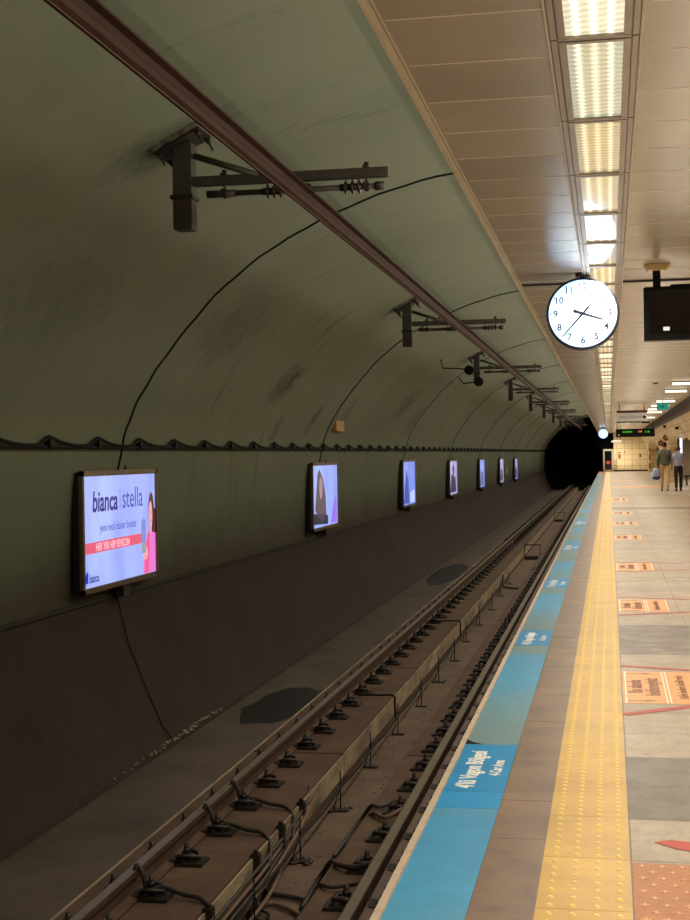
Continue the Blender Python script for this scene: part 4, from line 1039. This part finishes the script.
# ------------------------------------------------------------------ people
def skin(name, verts, edges, radii, mat_, parent, root=0, sub=2):
    me = bpy.data.meshes.new(name); me.from_pydata(verts, edges, []); me.materials.append(mat_)
    o = bpy.data.objects.new(name, me); col.objects.link(o); o.parent = parent
    md = o.modifiers.new('skin', 'SKIN'); md.use_smooth_shade = True
    sk = me.skin_vertices[0].data
    for i, r_ in enumerate(radii):
        sk[i].radius = r_ if isinstance(r_, tuple) else (r_, r_); sk[i].use_root = (i == root)
    s = o.modifiers.new('sub', 'SUBSURF'); s.levels = sub; s.render_levels = sub
    return o
def person(loc, rz, label, C, left_fwd, bag=False, head_drop=0., long_sleeve=True, H=1.76):
    r = empty('person', loc, rz); k = H/1.76; f = left_fwd
    skm = mat('skin_tone', (168, 118, 88), .55)
    # joints (x right, y forward, z up)
    pel = (0, 0, .95); sp = (0, .01, 1.15); ch = (0, 0, 1.36); nk = (0, .0, 1.50); hb = (0, .02+head_drop*.5, 1.575-head_drop*.2); hm = (0, .03+head_drop, 1.65-head_drop*.3); ht = (0, .02+head_drop*1.2, 1.71-head_drop*.35)
    V = [pel, sp, ch, nk, hb, hm, ht]; E_ = [(0,1),(1,2),(2,3),(3,4),(4,5),(5,6)]; R = [(.14,.11),(.125,.095),(.15,.1),.052,(.068,.075),(.078,.095),(.06,.07)]
    arms = {}; legs = {}
    for s in (-1, 1):
        fa = -.14*f*s
        sh = (s*.18, 0, 1.42); el = (s*.23, fa*.4-.02, 1.15); wr = (s*.24, fa+.05, .92); ha = (s*.235, fa+.07, .85)
        if bag and s < 0: el = (s*.25, -.02, 1.15); wr = (s*.27, .0, .90); ha = (s*.27, .01, .83)
        b = len(V); V += [sh, el, wr, ha]; R += [.058, .043, .029, (.036, .022)]; E_ += [(2, b), (b, b+1), (b+1, b+2), (b+2, b+3)]
        for q in range(4):   # four fingers
            c = len(V); dy = (q-1.5)*.018; V += [(ha[0]+s*.003, ha[1]+dy, ha[2]-.055), (ha[0]-s*.012, ha[1]+dy, ha[2]-.09-.006*(1.5-abs(q-1.5)))]; R += [.009, .008]; E_ += [(b+3, c), (c, c+1)]
        c = len(V); V += [(ha[0]-s*.01, ha[1]+.042, ha[2]-.01), (ha[0]-s*.015, ha[1]+.055, ha[2]-.045)]; R += [.011, .009]; E_ += [(b+3, c), (c, c+1)]
        arms[s] = (sh, el, wr)
        st = .20*f*s
        hp = (s*.09, 0, .90); kn = (s*.10, st*.55+.03, .50); an = (s*.095, st, .09 if st >= 0 else .11)
        b = len(V); V += [hp, kn, an, (s*.10, st+.12, .035)]; R += [.085, .055, .038, (.04, .025)]; E_ += [(0, b), (b, b+1), (b+1, b+2), (b+2, b+3)]
        legs[s] = (hp, kn, an)
    # nose and ears
    n_ = len(V); V += [(0, hm[1]+.115, hm[2]-.02), (-.085, hm[1]-.01, hm[2]-.02), (.085, hm[1]-.01, hm[2]-.02)]; R += [.012, .014, .014]; E_ += [(5, n_), (5, n_+1), (5, n_+2)]
    V = [tuple(c*k for c in v) for v in V]; R = [tuple(c*k for c in (q if isinstance(q, tuple) else (q, q))) for q in R]
    skin('body', V, E_, R, skm, r)
    # shirt
    V = [(0, 0, .86), (0, .01, 1.02), (0, .01, 1.2), (0, 0, 1.38), (0, 0, 1.46), (0, 0, 1.53)]; E_ = [(0,1),(1,2),(2,3),(3,4),(4,5)]
    R = [(.20,.16),(.19,.15),(.185,.145),(.20,.15),(.14,.12),.07]
    if C.get('tuck'): V[0] = (0, 0, .94); R[0] = (.16, .135); V[1] = (0, .01, 1.06)
    for s in (-1, 1):
        sh, el, wr = arms[s]; b = len(V); V += [sh, el]; R += [.078, .062]; E_ += [(3, b), (b, b+1)]
        if long_sleeve: V.append((wr[0], wr[1], wr[2]+.02)); R.append(.044); E_.append((b+1, b+2))
        else: V[-1] = tuple(sh[i]*.3+el[i]*.7 for i in range(3)); R[-1] = .064
    skin('shirt', [tuple(c*k for c in v) for v in V], E_, [tuple(c*k for c in (q if isinstance(q, tuple) else (q, q))) for q in R], C['shirt'], r, 3)
    V = [(0, 0, 1.05), (0, 0, .95)]; E_ = [(0, 1)]; R = [(.16, .13), (.168, .14)]
    for s in (-1, 1):
        hp, kn, an = legs[s]; b = len(V); V += [hp, kn, (an[0], an[1]-.005, an[2]+.0)]; R += [.102, .074, .062]; E_ += [(1, b), (b, b+1), (b+1, b+2)]
    skin('trousers', [tuple(c*k for c in v) for v in V], E_, [tuple(c*k for c in (q if isinstance(q, tuple) else (q, q))) for q in R], C['trousers'], r, 1)
    for s in (-1, 1):
        an = legs[s][2]; mb = MB()
        mb.ball((an[0]*k, (an[1]+.05)*k, .045), 1, (.05, .145, .045), 12, 8); mb.ball((an[0]*k, (an[1]-.03)*k, .06), 1, (.048, .065, .055), 10, 8); mb.build('shoe', C['shoe'], r)
    mb = MB(); mb.ball((0, (hm[1]-.022)*k, (hm[2]+.028)*k), 1, (.098, .112, .105), 16, 12)
    mb.build('hair', C['hair'], r)
    for s in (-1, 1):
        mb = MB(); mb.ball((s*.032, (hm[1]+.092)*k, (hm[2]-.0)*k), .012, (1, .6, .7), 8, 6); mb.build('eye', M['blackbox'], r)
    mb = MB(); mb.ball((0, (hm[1]+.088)*k, (hm[2]-.055)*k), .022, (1, .5, .3), 8, 6); mb.build('mouth', mat('lips', (140, 72, 64), .5), r)
    tag(r, label, 'person'); return r
cloth = lambda n, c: mat(n, c, .85, noise=.15, nscale=8)
person((2.12, 55.2, 0), 0, 'person with dark hair in dark green shirt and khaki trousers walking away with a bag',
       dict(shirt=cloth('green_cloth', (88, 92, 72)), trousers=cloth('khaki_cloth', (196, 164, 116)), shoe=cloth('tan_shoe', (150, 120, 84)), hair=cloth('black_hair', (16, 12, 11))), -1, bag=True, H=1.9)
person((2.63, 55.0, 0), 0, 'person in pale blue short-sleeved shirt and dark trousers walking away with head lowered',
       dict(shirt=cloth('pale_blue_cloth', (158, 162, 190)), trousers=cloth('navy_cloth', (24, 18, 26)), shoe=cloth('black_shoe', (14, 11, 11)), hair=cloth('brown_hair', (92, 58, 44)), tuck=1), 1, head_drop=.07, long_sleeve=False, H=1.74)
# carried bag
r = empty('carried_bag', (1.79, 55.2, .42)); tag(r, 'pale blue bag with dark blue base hanging from the left hand of the green-shirted walker', 'bag')
mb = MB(); A = []
prof = [(.0, .15, .10), (.08, .17, .12), (.25, .14, .10), (.36, .08, .05)]
prev = None
for z, rx, ry in prof:
    ring = [mb.bm.verts.new((rx*math.cos(2*PI*i/14), ry*math.sin(2*PI*i/14), z+.12)) for i in range(14)]
    if prev:
        for i in range(14):
            f = mb.bm.faces.new((prev[i], prev[(i+1)%14], ring[(i+1)%14], ring[i])); f.smooth = True
    prev = ring
mb.bm.faces.new(prev); mb.build('upper_bag', cloth('pale_bag', (150, 160, 176)), r)
mb = MB(); mb.ball((0, 0, .11), 1, (.17, .12, .1), 14, 8); mb.build('base', cloth('blue_bag_base', (44, 52, 110)), r)
mb = MB(); mb.tube([(-.06, 0, .46), (-.02, 0, .54), (.06, 0, .56), (.08, 0, .46)], .01, 6); mb.build('handle', cloth('bag_handle', (60, 70, 110)), r)

# ------------------------------------------------------------------ lights
WARM = (1., .88, .715)
def spot(loc, e, size=150, blend=1., colr=WARM, rot=(0, 0, 0)):
    l = bpy.data.lights.new('lamp_or_fill', 'SPOT'); l.energy = e; l.color = colr; l.spot_size = math.radians(size); l.spot_blend = blend; l.shadow_soft_size = 0.0
    o = bpy.data.objects.new('lamp_or_fill', l); col.objects.link(o); o.location = loc; o.rotation_euler = rot; return o
y = .5
while y < YE-1:
    st = 1.232 if y < 16 else (2.464 if y < 40 else 4.928)
    spot((-.03, y, 3.02), 80*st/1.232, 168)
    y += st
y = 2.
while y < YE-2:      # right-hand ceiling tube row, carrying on in front of and behind the visible ones
    o = spot((1.3, y, 3.0), 115 if y < 40 else 130, 172); o.data.specular_factor = .2; y += 3.5
for y in (50, 58, 66, 74, 82, 90, 98, 106): spot((4.6, y, 2.85), 420, 170)
spot((1.7, 109, 2.9), 120, 170)
# added fill lights, unseen behind the canopy edge, washing the vault
for y in range(-1, 104, 7):
    l = bpy.data.lights.new('vault_fill', 'AREA'); l.shape = 'RECTANGLE'; l.size = .45; l.size_y = 7.; l.energy = 50; l.color = (1., .96, .80)
    o = bpy.data.objects.new('vault_fill', l); col.objects.link(o); o.location = (-.72, y+3.5, 3.5)
    o.rotation_euler = (0, math.radians(90-6), 0)
y = .5
while y < YE-1:      # added unseen fill near floor level, imitating bounce onto the ceiling
    st = 2.5 if y < 40 else 5
    o = spot((1.0, y, .03), 60*st/2.5, 172, 1., WARM, (PI, 0, 0)); o.data.specular_factor = 0; y += st
w = bpy.data.worlds.new('world'); bpy.context.scene.world = w; w.use_nodes = True
w.node_tree.nodes['Background'].inputs[0].default_value = (1., .85, .62, 1); w.node_tree.nodes['Background'].inputs[1].default_value = .03
sc = bpy.context.scene
sc.view_settings.view_transform = 'Standard'; sc.view_settings.look = 'None'; sc.view_settings.exposure = 0.
sc.cycles.use_denoising = True
sc.cycles.max_bounces = 6; sc.cycles.diffuse_bounces = 4; sc.cycles.sample_clamp_indirect = 4.
sc.cycles.use_light_tree = True
